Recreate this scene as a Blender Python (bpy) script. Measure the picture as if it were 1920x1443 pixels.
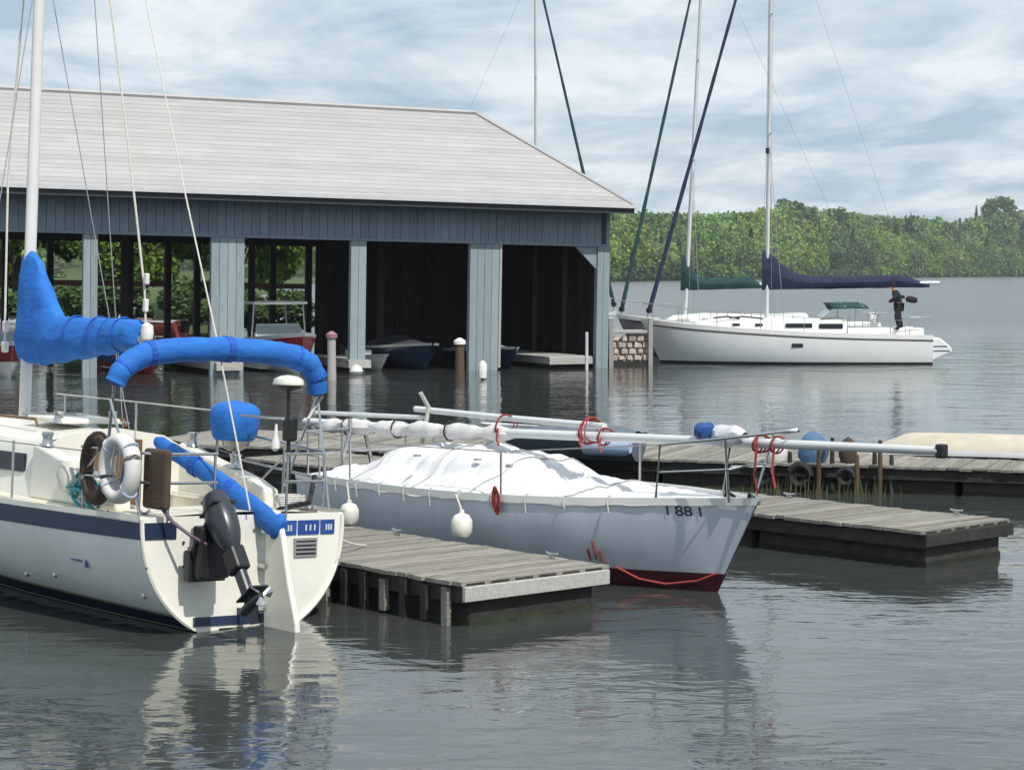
import bpy, math, random
import numpy as np
from mathutils import Vector, Matrix, Euler, noise
random.seed(7); rng = np.random.default_rng(7)
PI = math.pi; R = math.radians
for o in list(bpy.data.objects): bpy.data.objects.remove(o)
SC = bpy.context.scene; COL = SC.collection

# ---------------------------------------------------------------- camera
cd = bpy.data.cameras.new('camera'); CAM = bpy.data.objects.new('camera', cd); COL.objects.link(CAM)
cd.sensor_width = 36; cd.lens = 75.0; cd.clip_start = .1; cd.clip_end = 9000
CAM.location = (0, 0, 3.5); CAM.rotation_euler = (R(90 - 3.055), 0, 0)
SC.camera = CAM
# ---------------------------------------------------------------- world, sun, exposure
SUN_AZ, SUN_EL = -54, 52          # azimuth from +X, towards the camera's right and behind it
W = bpy.data.worlds.new('World'); SC.world = W; W.use_nodes = True
nt = W.node_tree; N = nt.nodes; L = nt.links; N.clear()
out = N.new('ShaderNodeOutputWorld'); bg = N.new('ShaderNodeBackground'); L.new(bg.outputs[0], out.inputs[0])
sky = N.new('ShaderNodeTexSky'); sky.sky_type = 'NISHITA'; sky.sun_disc = False
sky.sun_elevation = R(SUN_EL); sky.sun_rotation = R(90 - SUN_AZ); sky.air_density = 1.2; sky.dust_density = 1.5
tc = N.new('ShaderNodeTexCoord'); sep = N.new('ShaderNodeSeparateXYZ'); L.new(tc.outputs['Generated'], sep.inputs[0])
def mth(op, a, b=None, c=None):
    m = N.new('ShaderNodeMath'); m.operation = op
    for i, v in enumerate((a, b, c)):
        if v is None: continue
        if isinstance(v, (int, float)): m.inputs[i].default_value = v
        else: L.new(v, m.inputs[i])
    return m.outputs[0]
zc = mth('MAXIMUM', sep.outputs[2], 0.0); zd = mth('ADD', zc, .07)
cmb = N.new('ShaderNodeCombineXYZ'); L.new(mth('DIVIDE', sep.outputs[0], zd), cmb.inputs[0]); L.new(mth('DIVIDE', sep.outputs[1], zd), cmb.inputs[1])
def cloud(scale, detail, rough, dist, lo, hi, off):
    mp = N.new('ShaderNodeMapping'); L.new(cmb.outputs[0], mp.inputs[0]); mp.inputs['Location'].default_value = off
    mp.inputs['Scale'].default_value = (1.0, .5, 1)
    t = N.new('ShaderNodeTexNoise'); t.inputs['Scale'].default_value = scale; t.inputs['Detail'].default_value = detail
    t.inputs['Roughness'].default_value = rough; t.inputs['Distortion'].default_value = dist
    L.new(mp.outputs[0], t.inputs['Vector'])
    r = N.new('ShaderNodeValToRGB'); r.color_ramp.elements[0].position = lo; r.color_ramp.elements[1].position = hi
    L.new(t.outputs[0], r.inputs[0]); return r
c1 = cloud(1.15, 6, .55, .3, .30, .58, (3.1, 1.7, 0))
c2 = cloud(1.35, 7, .6, .35, 0.39, .60, (7.7, 4.2, 2))
ccol = N.new('ShaderNodeMix'); ccol.data_type = 'RGBA'; L.new(c2.outputs[0], ccol.inputs[0])
ccol.inputs[6].default_value = (4.1, 5.4, 6.6, 1); ccol.inputs[7].default_value = (8.0, 8.6, 9.0, 1)
mx = N.new('ShaderNodeMix'); mx.data_type = 'RGBA'
L.new(mth('ADD', mth('MULTIPLY', c1.outputs[0], .14), .85), mx.inputs[0]); L.new(sky.outputs[0], mx.inputs[6]); L.new(ccol.outputs[2], mx.inputs[7])
L.new(mx.outputs[2], bg.inputs[0]); bg.inputs[1].default_value = .087
sd = bpy.data.lights.new('sun', 'SUN'); sd.energy = 3.1; sd.angle = R(.6); sd.color = (1, .95, .87)
so = bpy.data.objects.new('sun', sd); COL.objects.link(so); so.location = (60, -40, 80)
sdir = Vector((math.cos(R(SUN_EL)) * math.cos(R(SUN_AZ)), math.cos(R(SUN_EL)) * math.sin(R(SUN_AZ)), math.sin(R(SUN_EL))))
so.rotation_euler = sdir.to_track_quat('Z', 'Y').to_euler()
SC.view_settings.view_transform = 'Standard'; SC.view_settings.look = 'None'
SC.view_settings.exposure = .32; SC.view_settings.gamma = 1; SC.view_settings.use_curve_mapping = False
SC.cycles.max_bounces = 6; SC.cycles.transparent_max_bounces = 8; SC.cycles.caustics_reflective = False; SC.cycles.caustics_refractive = False

# ---------------------------------------------------------------- materials
MC = {}
def mat(name, col, rough=.6, metal=0, var=.12, vs=3.0, bump=0., bs=40., stretch=(1, 1, 1), col2=None, coords='Object', spec=.5, alpha=None):
    if name in MC: return MC[name]
    m = bpy.data.materials.new(name); m.use_nodes = True; t = m.node_tree; n = t.nodes; l = t.links
    b = n['Principled BSDF']; b.inputs['Roughness'].default_value = rough; b.inputs['Metallic'].default_value = metal
    b.inputs['Specular IOR Level'].default_value = spec
    c = n.new('ShaderNodeTexCoord'); mp = n.new('ShaderNodeMapping'); mp.inputs['Scale'].default_value = stretch
    l.new(c.outputs[coords], mp.inputs[0])
    o0 = n.new('ShaderNodeObjectInfo'); vm = n.new('ShaderNodeVectorMath'); vm.operation = 'SCALE'; vm.inputs[0].default_value = (37, 53, 71); l.new(o0.outputs['Random'], vm.inputs['Scale']); l.new(vm.outputs[0], mp.inputs['Location'])
    no = n.new('ShaderNodeTexNoise'); no.inputs['Scale'].default_value = vs; no.inputs['Detail'].default_value = 5; no.inputs['Roughness'].default_value = .65
    l.new(mp.outputs[0], no.inputs['Vector'])
    rp = n.new('ShaderNodeValToRGB'); e = rp.color_ramp.elements
    e[0].position = .3; e[1].position = .7
    lo = tuple(x * (1 - var) for x in col) if col2 is None else col2
    hi = tuple(min(1, x * (1 + var * .6)) for x in col) if col2 is None else col
    e[0].color = (*lo, 1); e[1].color = (*hi, 1)
    l.new(no.outputs[0], rp.inputs[0])
    oi = n.new('ShaderNodeObjectInfo'); hs = n.new('ShaderNodeHueSaturation')
    mr = n.new('ShaderNodeMapRange'); mr.inputs['To Min'].default_value = 1 - var * .7; mr.inputs['To Max'].default_value = 1 + var * .7
    l.new(oi.outputs['Random'], mr.inputs[0]); l.new(mr.outputs[0], hs.inputs['Value']); l.new(rp.outputs[0], hs.inputs['Color'])
    l.new(hs.outputs[0], b.inputs['Base Color'])
    if bump:
        n2 = n.new('ShaderNodeTexNoise'); n2.inputs['Scale'].default_value = bs; n2.inputs['Detail'].default_value = 4
        l.new(mp.outputs[0], n2.inputs['Vector'])
        bp = n.new('ShaderNodeBump'); bp.inputs['Strength'].default_value = bump; bp.inputs['Distance'].default_value = .02
        l.new(n2.outputs[0], bp.inputs['Height']); l.new(bp.outputs[0], b.inputs['Normal'])
    MC[name] = m; return m
gel = mat('white_gelcoat', (.82, .82, .79), .28, var=.07, vs=2.2, stretch=(1, 1, .25))
creamgel = mat('cream_gelcoat', (.78, .77, .69), .3, var=.09, vs=2)
deckm = mat('cream_deck', (.72, .69, .58), .55, var=.12, vs=4, bump=.15, bs=120)
navy = mat('navy_paint', (.018, .035, .075), .3, var=.2, vs=4)
bluestripe = mat('royal_blue_paint', (.02, .07, .30), .35, var=.2)
bottomm = mat('dark_bottom_paint', (.015, .022, .022), .6, var=.4, vs=5)
blue = mat('blue_canvas', (.02, .19, .62), .8, vs=3, bump=.45, bs=9, col2=(.012, .12, .48), stretch=(1, 1, 2.2))
blued = mat('deep_blue_canvas', (.012, .10, .48), .75, var=.25, vs=6, bump=.35, bs=25)
alu = mat('painted_aluminium', (.62, .64, .64), .35, var=.06)
steel = mat('stainless_steel', (.55, .55, .55), .25, 1.0, var=.1)
wire = mat('rigging_wire', (.34, .34, .34), .5, .3, var=.1)
rope = mat('white_rope', (.62, .60, .55), .9, var=.2, vs=30, bump=.4, bs=90)
tealrope = mat('teal_rope', (.05, .33, .42), .9, var=.3, vs=30)
redrope = mat('red_rope', (.36, .05, .045), .85, var=.3, vs=30)
black = mat('black_plastic', (.012, .012, .014), .45, var=.3)
cowl = mat('charcoal_cowl', (.028, .033, .042), .3, var=.15)
glass = mat('smoked_window', (.012, .014, .02), .08, var=.2)
brown = mat('brown_canvas', (.075, .05, .035), .85, var=.3, vs=6, bump=.3)
foamw = mat('white_vinyl', (.72, .70, .68), .5, var=.12, vs=6)
fenderm = mat('fender_vinyl', (.74, .73, .66), .45, var=.12, vs=8)
wood = mat('weathered_plank', (.30, .285, .245), .9, var=.35, vs=2.2, bump=.6, bs=9, stretch=(9, 1, 9), col2=(.17, .16, .14))
woodl = mat('pale_weathered_board', (.47, .46, .44), .85, var=.25, vs=5, bump=.4, bs=25, stretch=(1, 6, 6), col2=(.34, .33, .31))
woodd = mat('dark_wet_timber', (.035, .032, .028), .8, var=.5, vs=5, bump=.5, bs=20)
piling = mat('brown_piling', (.12, .075, .045), .85, var=.4, vs=6, bump=.5, bs=20, stretch=(6, 6, 1))
siding = mat('slate_blue_siding', (.23, .28, .335), .8, var=.16, vs=2.5, bump=.25, bs=18, stretch=(5, 5, .7))
pillarm = mat('pale_blue_siding', (.27, .335, .365), .8, var=.14, vs=2.5, bump=.25, bs=18, stretch=(5, 5, .7))
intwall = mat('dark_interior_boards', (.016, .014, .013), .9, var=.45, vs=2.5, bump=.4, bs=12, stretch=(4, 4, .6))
roofm = mat('pale_grey_roof', (.40, .39, .39), .6, var=.11, vs=.55, bump=.15, bs=6, stretch=(1, .3, .3))
gutterm = mat('pale_gutter', (.58, .58, .60), .5, var=.1)
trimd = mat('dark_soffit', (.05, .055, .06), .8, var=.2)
greyhull = mat('grey_hull_paint', (.63, .68, .76), .33, var=.13, vs=1.8, stretch=(1, 1, .3))
redbottom = mat('red_antifouling', (.075, .014, .018), .6, var=.4, vs=6)
tarpm = mat('white_tarp', (.74, .74, .75), .5, var=.08, vs=3, bump=.5, bs=9)
navycov = mat('navy_sail_cover', (.014, .02, .06), .8, var=.3, vs=3, bump=.4, bs=8)
greencov = mat('green_sail_cover', (.012, .05, .055), .8, var=.3, vs=3, bump=.3, bs=8)
farhull = mat('far_white_hull', (.78, .80, .80), .35, var=.07, vs=.6)
stonem = mat('pinkish_stone', (.50, .42, .37), .9, var=.35, vs=3, bump=.6, bs=9)
tealcan = mat('pale_teal_canvas', (.17, .27, .27), .7, var=.2, vs=2)
greycan = mat('dark_grey_canvas', (.045, .05, .055), .8, var=.3, vs=2, bump=.4, bs=6)
redgel = mat('red_gelcoat', (.26, .018, .022), .35, var=.15)
bluegel = mat('blue_gelcoat', (.02, .07, .25), .35, var=.15)
orange = mat('orange_plastic', (.60, .16, .03), .6, var=.2)
skin = mat('skin', (.50, .27, .18), .55, var=.08); darkcl = mat('dark_clothing', (.014, .014, .02), .85, var=.3, vs=8)
hairm = mat('dark_hair', (.015, .01, .008), .8)
bark = mat('bark', (.12, .10, .08), .95, var=.4, vs=6, bump=.6, bs=12)
grassm = mat('bank_grass', (.055, .085, .022), .95, var=.4, vs=.5, bump=.5, bs=6)
clear = mat('spray_window', (.33, .40, .42), .12, var=.1)
pinkm = mat('pink_cap', (.55, .12, .28), .6)

# ---------------------------------------------------------------- mesh helpers
class MB:
    def __init__(s): s.v = []; s.f = []; s.m = []
    def add(s, V, F, mi=0):
        k = len(s.v); s.v += [tuple(p) for p in V]; s.f += [tuple(i + k for i in f) for f in F]; s.m += [mi] * len(F); return s
    def box(s, c, d, rz=0, mi=0, taper=1, rot=None):
        hx, hy, hz = d[0] / 2, d[1] / 2, d[2] / 2; V = []
        E = Euler((0, 0, rz)).to_matrix() if rot is None else rot
        for z in (-hz, hz):
            t = taper if z > 0 else 1
            for x, y in ((-hx, -hy), (hx, -hy), (hx, hy), (-hx, hy)): V.append(Vector(c) + E @ Vector((x * t, y * t, z)))
        return s.add(V, [(3, 2, 1, 0), (4, 5, 6, 7), (0, 1, 5, 4), (1, 2, 6, 5), (2, 3, 7, 6), (3, 0, 4, 7)], mi)
    def tube(s, pts, r, n=8, mi=0, cap=True, flat=(1, 1), closed=False):
        pts = [Vector(p) for p in pts]; m = len(pts); rs = r if isinstance(r, (list, tuple)) else [r] * m; V = []; F = []
        up = Vector((0, 0, 1))
        for i, p in enumerate(pts):
            if closed: d = (pts[(i + 1) % m] - pts[i - 1])
            else: d = (pts[min(i + 1, m - 1)] - pts[max(i - 1, 0)])
            d = d.normalized() if d.length > 1e-9 else Vector((0, 0, 1))
            a = up if abs(d.dot(up)) < .95 else Vector((1, 0, 0))
            x = d.cross(a).normalized(); y = x.cross(d).normalized()
            for k in range(n):
                t = 2 * PI * k / n; V.append(p + x * math.cos(t) * rs[i] * flat[0] + y * math.sin(t) * rs[i] * flat[1])
        for i in range(m if closed else m - 1):
            j = (i + 1) % m
            for k in range(n): F.append((i * n + k, i * n + (k + 1) % n, j * n + (k + 1) % n, j * n + k))
        if cap and not closed: F.append(tuple(range(n))[::-1]); F.append(tuple((m - 1) * n + k for k in range(n)))
        return s.add(V, F, mi)
    def lathe(s, prof, c=(0, 0, 0), n=16, mi=0, rot=None):
        V = []; F = []; E = Matrix.Identity(3) if rot is None else rot
        for r, z in prof:
            for k in range(n): V.append(Vector(c) + E @ Vector((r * math.cos(2 * PI * k / n), r * math.sin(2 * PI * k / n), z)))
        for i in range(len(prof) - 1):
            for k in range(n): F.append((i * n + k, i * n + (k + 1) % n, (i + 1) * n + (k + 1) % n, (i + 1) * n + k))
        F.append(tuple(range(n))[::-1]); F.append(tuple((len(prof) - 1) * n + k for k in range(n)))
        return s.add(V, F, mi)
    def grid(s, rows, mi=0, flip=False, skip=None):
        n = len(rows[0]); V = [p for r in rows for p in r]; F = []
        for i in range(len(rows) - 1):
            for j in range(n - 1):
                if skip and skip(i, j): continue
                f = (i * n + j, i * n + j + 1, (i + 1) * n + j + 1, (i + 1) * n + j); F.append(f[::-1] if flip else f)
        return s.add(V, F, mi)
    def prism(s, poly, a, b, axis=1, mi=0):     # polygon in the two other axes, extruded along axis a..b
        def P(u, v, w): q = [0, 0, 0]; o = [i for i in range(3) if i != axis]; q[o[0]] = u; q[o[1]] = v; q[axis] = w; return q
        n = len(poly); V = [P(u, v, a) for u, v in poly] + [P(u, v, b) for u, v in poly]
        F = [tuple(range(n)), tuple(range(n, 2 * n))[::-1]] + [(i, i + n, (i + 1) % n + n, (i + 1) % n) for i in range(n)]
        return s.add(V, F, mi)
    def mesh(s, name, mats, smooth=False):
        me = bpy.data.meshes.new(name); me.from_pydata([tuple(p) for p in s.v], [], s.f)
        for m in (mats if isinstance(mats, (list, tuple)) else [mats]): me.materials.append(m)
        if any(s.m): me.polygons.foreach_set('material_index', s.m)
        if smooth: me.polygons.foreach_set('use_smooth', [True] * len(me.polygons))
        me.update()
        return me
    def build(s, name, mats, parent=None, smooth=False, bevel=0, recalc=True):
        me = s.mesh(name, mats, smooth)
        if recalc:
            import bmesh
            b = bmesh.new(); b.from_mesh(me); bmesh.ops.recalc_face_normals(b, faces=b.faces); b.to_mesh(me); b.free()
        o = bpy.data.objects.new(name, me); COL.objects.link(o)
        if parent: o.parent = parent
        if bevel:
            md = o.modifiers.new('bevel', 'BEVEL'); md.width = bevel; md.segments = 2; md.limit_method = 'ANGLE'
        if smooth and hasattr(me, 'set_sharp_from_angle'): me.set_sharp_from_angle(angle=R(40))
        return o
def tag(o, label=None, cat=None, group=None, kind=None):
    if label: o['label'] = label
    if cat: o['category'] = cat
    if group: o['group'] = group
    if kind: o['kind'] = kind
    return o
def empty(name, mw, label, cat, group=None):
    o = bpy.data.objects.new(name, None); COL.objects.link(o); o.empty_display_size = .2
    o.matrix_world = mw; return tag(o, label, cat, group)
def children(o): return [c for c in COL.objects if c.parent is o]
def inst(name, me, parent, loc, rot=(0, 0, 0), scale=(1, 1, 1)):
    o = bpy.data.objects.new(name, me); COL.objects.link(o); o.parent = parent; o.location = loc; o.rotation_euler = rot; o.scale = scale; return o
def frame(o, th, roll=0): return Matrix.Translation(o) @ Matrix.Rotation(R(th), 4, 'Z') @ Matrix.Rotation(R(roll), 4, 'X')
def T(x, y, z): return Matrix.Translation((x, y, z))
def lerp(a, b, t): return a + (b - a) * t
def interp(x, xs, ys): return float(np.interp(x, xs, ys))
def smo(xs, ys):                     # smooth (pchip-like) interpolation via dense cosine blend
    def f(x):
        x = min(max(x, xs[0]), xs[-1])
        for i in range(len(xs) - 1):
            if x <= xs[i + 1]: break
        h = xs[i + 1] - xs[i]; t = (x - xs[i]) / h
        def sl(k):
            if k <= 0: return (ys[1] - ys[0]) / (xs[1] - xs[0])
            if k >= len(xs) - 1: return (ys[-1] - ys[-2]) / (xs[-1] - xs[-2])
            return (ys[k + 1] - ys[k - 1]) / (xs[k + 1] - xs[k - 1])
        m0, m1 = sl(i) * h, sl(i + 1) * h
        return (2*t**3 - 3*t**2 + 1) * ys[i] + (t**3 - 2*t**2 + t) * m0 + (-2*t**3 + 3*t**2) * ys[i+1] + (t**3 - t**2) * m1
    return f
def at(px, py, z):                   # point of the place seen at a photo pixel, on the level z
    th = R(3.055); x = (px - 960) / 4000; y = -(py - 721.5) / 4000
    d = Vector((x, math.cos(th) + y * math.sin(th), -math.sin(th) + y * math.cos(th)))
    return Vector((0, 0, 3.5)) + d * ((z - 3.5) / d.z)

# ---------------------------------------------------------------- hull maker
class Hull:
    def __init__(s, L, B, H, D=.25, a0=2.5, a1=1.25, b0=.55, b1=.9, rake=.6, srake=0.):
        s.L = L; s.B = B; s.H = H; s.D = D; s.a0, s.a1, s.b0, s.b1 = a0, a1, b0, b1; s.rake = rake; s.srake = srake
    def d(s, u): return s.D * (1 - u ** 4 * .2) if u < 1 else s.D * .8
    def w(s, u, z):
        H = s.H(u); d = s.d(u); t = min(max((z + d) / (H + d), 0), 1); k = u ** 2
        a = lerp(s.a0, s.a1, k); b = lerp(s.b0, s.b1, k)
        return max(s.B(u), 0.004) * (1 - (1 - t) ** a) ** b
    def x(s, u, z):
        return u * s.L - s.rake * (1 - max(z, -.3) / s.H(1)) * u ** 5 - s.srake * (z / s.H(0)) * (1 - u) ** 4
    def p(s, u, z, side, off=0): return (s.x(u, z) + off * u ** 6, side * (s.w(u, z) + off), z)
    def body(s, nu=40, ts=None, zlo=None, zhi=None):
        mb = MB(); us = [i / nu for i in range(nu + 1)]; ts = ts or [0, .05, .12, .2, .3, .4, .5, .6, .7, .8, .9, 1]
        for side in (1, -1):
            mb.grid([[s.p(u, -s.d(u) + t * (s.H(u) + s.d(u)), side) for t in ts] for u in us], flip=side > 0)
        tr = [s.p(0, -s.d(0) + t * (s.H(0) + s.d(0)), 1) for t in ts] + [s.p(0, -s.d(0) + t * (s.H(0) + s.d(0)), -1) for t in ts][::-1]
        return mb, tr
    def strip(s, zl, zh, off=.006, u0=0, u1=1, nu=40, nz=3, sides=(1, -1)):
        mb = MB()
        for side in sides:
            rows = []
            for i in range(nu + 1):
                u = lerp(u0, u1, i / nu); a, b = zl(u), zh(u)
                rows.append([s.p(u, lerp(a, b, k / nz), side, off) for k in range(nz + 1)])
            mb.grid(rows, flip=side > 0)
        return mb
    def deck(s, drop=.02, nu=40, ny=8, camber=.04, hole=None, inset=.02):
        mb = MB(); rows = []; us = [i / nu for i in range(nu + 1)]; vs = [-1 + 2 * k / ny for k in range(ny + 1)]
        for u in us:
            z = s.H(u) - drop; w = max(s.w(u, z) - inset, .002)
            rows.append([(s.x(u, z), v * w, z + camber * (1 - v * v)) for v in vs])
        sk = None
        if hole:
            def sk(i, j):
                q = [rows[i][j], rows[i+1][j+1]]; cx = (q[0][0] + q[1][0]) / 2; cy = (q[0][1] + q[1][1]) / 2
                return hole[0] < cx < hole[1] and abs(cy) < hole[2]
        mb.grid(rows, skip=sk, flip=True); return mb

# =================================================================== SETTING
# ---- water
def water_material():
    m = bpy.data.materials.new('lake_water'); m.use_nodes = True; t = m.node_tree; n = t.nodes; l = t.links
    b = n['Principled BSDF']; b.inputs['Base Color'].default_value = (.045, .052, .050, 1); b.inputs['Roughness'].default_value = .04; b.inputs['IOR'].default_value = 1.36
    b.inputs['Specular IOR Level'].default_value = .5
    c = n.new('ShaderNodeTexCoord'); prev = None
    for sc, st, dist, strx in ((.35, .5, .10, (1, 1, 1)), (1.1, .5, .032, (.8, 1.3, 1)), (3.0, .5, .016, (.7, 1.4, 1)), (9, .3, .003, (.9, 1.2, 1))):
        mp = n.new('ShaderNodeMapping'); mp.inputs['Scale'].default_value = strx; mp.inputs['Rotation'].default_value = (0, 0, R(-8 + sc))
        l.new(c.outputs['Object'], mp.inputs[0])
        no = n.new('ShaderNodeTexNoise'); no.inputs['Scale'].default_value = sc; no.inputs['Detail'].default_value = 2.5; no.inputs['Distortion'].default_value = .6
        l.new(mp.outputs[0], no.inputs['Vector'])
        bp = n.new('ShaderNodeBump'); bp.inputs['Strength'].default_value = st; bp.inputs['Distance'].default_value = dist
        l.new(no.outputs[0], bp.inputs['Height'])
        if prev: l.new(prev.outputs[0], bp.inputs['Normal'])
        prev = bp
    l.new(prev.outputs[0], b.inputs['Normal'])
    sx = n.new('ShaderNodeSeparateXYZ'); l.new(c.outputs['Object'], sx.inputs[0]); rr = n.new('ShaderNodeMapRange'); rr.interpolation_type = 'SMOOTHSTEP'
    rr.inputs['From Min'].default_value = 82; rr.inputs['From Max'].default_value = 150; rr.inputs['To Min'].default_value = .045; rr.inputs['To Max'].default_value = .24     # open lake: wind ripples
    l.new(sx.outputs[1], rr.inputs[0]); l.new(rr.outputs[0], b.inputs['Roughness'])
    return m
wm = water_material()
mb = MB(); mb.add([(-2350, -140, 0), (2350, -140, 0), (2350, 4300, 0), (-2350, 4300, 0)], [(0, 1, 2, 3)])
tag(mb.build('lake_water', wm, recalc=False), kind='structure')
# ---- lake bed under everything
mb = MB(); mb.add([(-2350, -140, -3), (2350, -140, -3), (2350, 4300, -3), (-2350, 4300, -3)], [(0, 1, 2, 3)])
tag(mb.build('lake_bed', woodd, recalc=False), kind='structure')

# ---- far shore terrain
cols = list(range(-1500, 3000, 60))
def shoreD(px): return 14000 / interp(px, [-1500, 600, 1140, 1500, 1920, 3000], [21, 20.5, 19.2, 14, 10.4, 9.4])
SIL = ([-1500, 600, 1140, 1200, 1260, 1340, 1400, 1440, 1480, 1530, 1580, 1650, 1750, 1800, 1850, 1900, 1960, 3000],
       [388, 393, 404, 399, 402, 404, 400, 394, 388, 391, 398, 405, 413, 419, 405, 398, 392, 388])
def topZ(px, D): return 3.5 + (508 - interp(px, *SIL)) * D / 4000
rows = []
for px in cols:
    D = shoreD(px); zt = max(topZ(px, D * 1.15) - 17, 1); r = []
    for f in (-.01, 0, .004, .05, .1, .15, .3, .6, 1.4):
        dd = D * (1 + f); z = -1 if f < 0 else (.3 if f == 0 else (.9 if f < .01 else min(zt * (f / .15), zt * 1.0) + .9))
        r.append(((px - 960) / 4000 * dd, dd, z))
    rows.append(r)
mb = MB(); mb.grid(rows); tag(mb.build('far_shore', grassm, smooth=True), kind='structure')

# ---- leaf cards in numpy
def leaf_mesh(name, P, S, colv, mats, mi=None):
    n = len(P); a = rng.normal(size=(n, 3)); a /= np.linalg.norm(a, axis=1)[:, None]; b = rng.normal(size=(n, 3))
    b -= (a * b).sum(1)[:, None] * a; b /= np.linalg.norm(b, axis=1)[:, None]
    S = S[:, None]; V = np.stack([P - a*S*.6 - b*S*.35, P + a*S*.45 - b*S*.5, P + a*S*.65 + b*S*.4, P - a*S*.4 + b*S*.55], 1).reshape(-1, 3)
    me = bpy.data.meshes.new(name); me.vertices.add(4 * n); me.vertices.foreach_set('co', V.ravel())
    me.loops.add(4 * n); me.loops.foreach_set('vertex_index', np.arange(4 * n, dtype=np.int32))
    me.polygons.add(n); me.polygons.foreach_set('loop_start', np.arange(0, 4 * n, 4, dtype=np.int32)); me.polygons.foreach_set('loop_total', np.full(n, 4, dtype=np.int32))
    ca = me.color_attributes.new('tone', 'FLOAT_COLOR', 'POINT'); cc = np.ones((4 * n, 4)); cc[:, :3] = np.repeat(colv, 4, axis=0); ca.data.foreach_set('color', cc.ravel())
    for m in mats: me.materials.append(m)
    me.update(calc_edges=True); me.validate(); return me
def leaf_material():
    m = bpy.data.materials.new('leaves'); m.use_nodes = True; t = m.node_tree; n = t.nodes; l = t.links; b = n['Principled BSDF']
    a = n.new('ShaderNodeAttribute'); a.attribute_name = 'tone'; oi = n.new('ShaderNodeObjectInfo'); hs = n.new('ShaderNodeHueSaturation')
    mr = n.new('ShaderNodeMapRange'); mr.inputs['To Min'].default_value = .8; mr.inputs['To Max'].default_value = 1.2; l.new(oi.outputs['Random'], mr.inputs[0])
    l.new(mr.outputs[0], hs.inputs['Value']); l.new(a.outputs['Color'], hs.inputs['Color']); l.new(hs.outputs[0], b.inputs['Base Color'])
    b.inputs['Roughness'].default_value = .75; b.inputs['Specular IOR Level'].default_value = .2
    tr = n.new('ShaderNodeBsdfTranslucent'); l.new(hs.outputs[0], tr.inputs[0]); ms = n.new('ShaderNodeMixShader'); ms.inputs[0].default_value = .25
    l.new(b.outputs[0], ms.inputs[1]); l.new(tr.outputs[0], ms.inputs[2]); l.new(ms.outputs[0], n['Material Output'].inputs[0]); return m
leafm = leaf_material()
def crown_pts(n, h, w, kind='round'):
    """clumped points in a crown standing on z=0, total height h, width w"""
    if kind == 'cone':
        t = rng.random(n) ** 1.4; r = (1 - t) * w / 2 * (.55 + .45 * rng.random(n)) * (1 - .25 * np.abs(np.sin(t * 28))); th = rng.random(n) * 2 * PI
        return np.stack([r * np.cos(th), r * np.sin(th), h * (.08 + .92 * t)], 1)
    k = 26; C = []
    while len(C) < k:
        q = rng.uniform(-1, 1, 3)
        if (q ** 2).sum() < 1: C.append(q)
    C = np.array(C); C = C / np.maximum(np.linalg.norm(C, axis=1), .45)[:, None] * .74
    rr = rng.uniform(.2, .38, k); idx = rng.integers(0, k, n); d = rng.normal(size=(n, 3)); d /= np.linalg.norm(d, axis=1)[:, None]
    P = C[idx] + d * (rr[idx] * rng.random(n) ** .25)[:, None]
    P[:, 0] *= w / 2; P[:, 1] *= w / 2; P[:, 2] = P[:, 2] * h * .46 + h * .55
    return P
PAL = np.array([(.20, .33, .06), (.155, .27, .06), (.10, .17, .06), (.16, .25, .09), (.075, .115, .055), (.20, .24, .11), (.18, .21, .10)])
def tones(n, base, j=.25): return np.clip(np.array(base)[None] * (1 + rng.uniform(-j, j, (n, 1))) * (1 + rng.uniform(-.08, .08, (n, 3))), .005, .3)
# ---- far wood: one mass
protoP = [crown_pts(330, 1, 1) for _ in range(6)] + [crown_pts(240, 1, 1, 'cone') for _ in range(2)]
AP = []; AS = []; AC = []
def forest_row(npx, f0, f1, hs):
    for px in npx:
        f = random.uniform(f0, f1); D = shoreD(px) * (1 + f); zt = topZ(px, shoreD(px) * 1.15)
        g = max(zt - 17, 1) * min(f / .15, 1) + .6
        con = random.random() < .05; P = (protoP[random.choice((6, 7))] if con else protoP[random.randrange(6)]).copy()
        h = random.uniform(*hs) * (1.08 if con else 1); w = h * (random.uniform(.35, .5) if con else random.uniform(.6, 1.25))
        if f > .1: h *= (zt - g) / 17.
        a = random.random() * 6.28; c, s_ = math.cos(a), math.sin(a)
        Q = np.stack([(P[:, 0] * c - P[:, 1] * s_) * w, (P[:, 0] * s_ + P[:, 1] * c) * w, P[:, 2] * h - .5], 1)
        k = noise.noise(Vector((px / 130., f * 8, 0))) + .9 * (1500 - px) / 900. + random.uniform(-.45, .45)
        base = PAL[4] * .8 if con else (PAL[0] if k > .45 else PAL[3] if k > .15 else PAL[1] if k > -.1 else PAL[2] if k > -.5 else PAL[4])
        if random.random() < .05: base = PAL[random.choice((5, 6))]
        base = np.array(base) * random.uniform(.7, 1.3)
        AP.append(Q + np.array([(px - 960) / 4000 * D, D, g])); AS.append(np.full(len(Q), h * .06) * rng.uniform(.6, 1.4, len(Q))); AC.append(tones(len(Q), base))
vis = lambda n: [random.uniform(1090, 2010) for _ in range(n)]
forest_row(vis(210), .004, .03, (10, 15)); forest_row(vis(230), .03, .09, (12, 17)); forest_row(vis(240), .09, .14, (14, 18)); forest_row(vis(240), .14, .16, (14, 18.5))
forest_row([random.uniform(-1400, 1090) for _ in range(260)], .01, .15, (11, 18)); forest_row([random.uniform(2010, 2900) for _ in range(120)], .01, .15, (11, 18))
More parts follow.
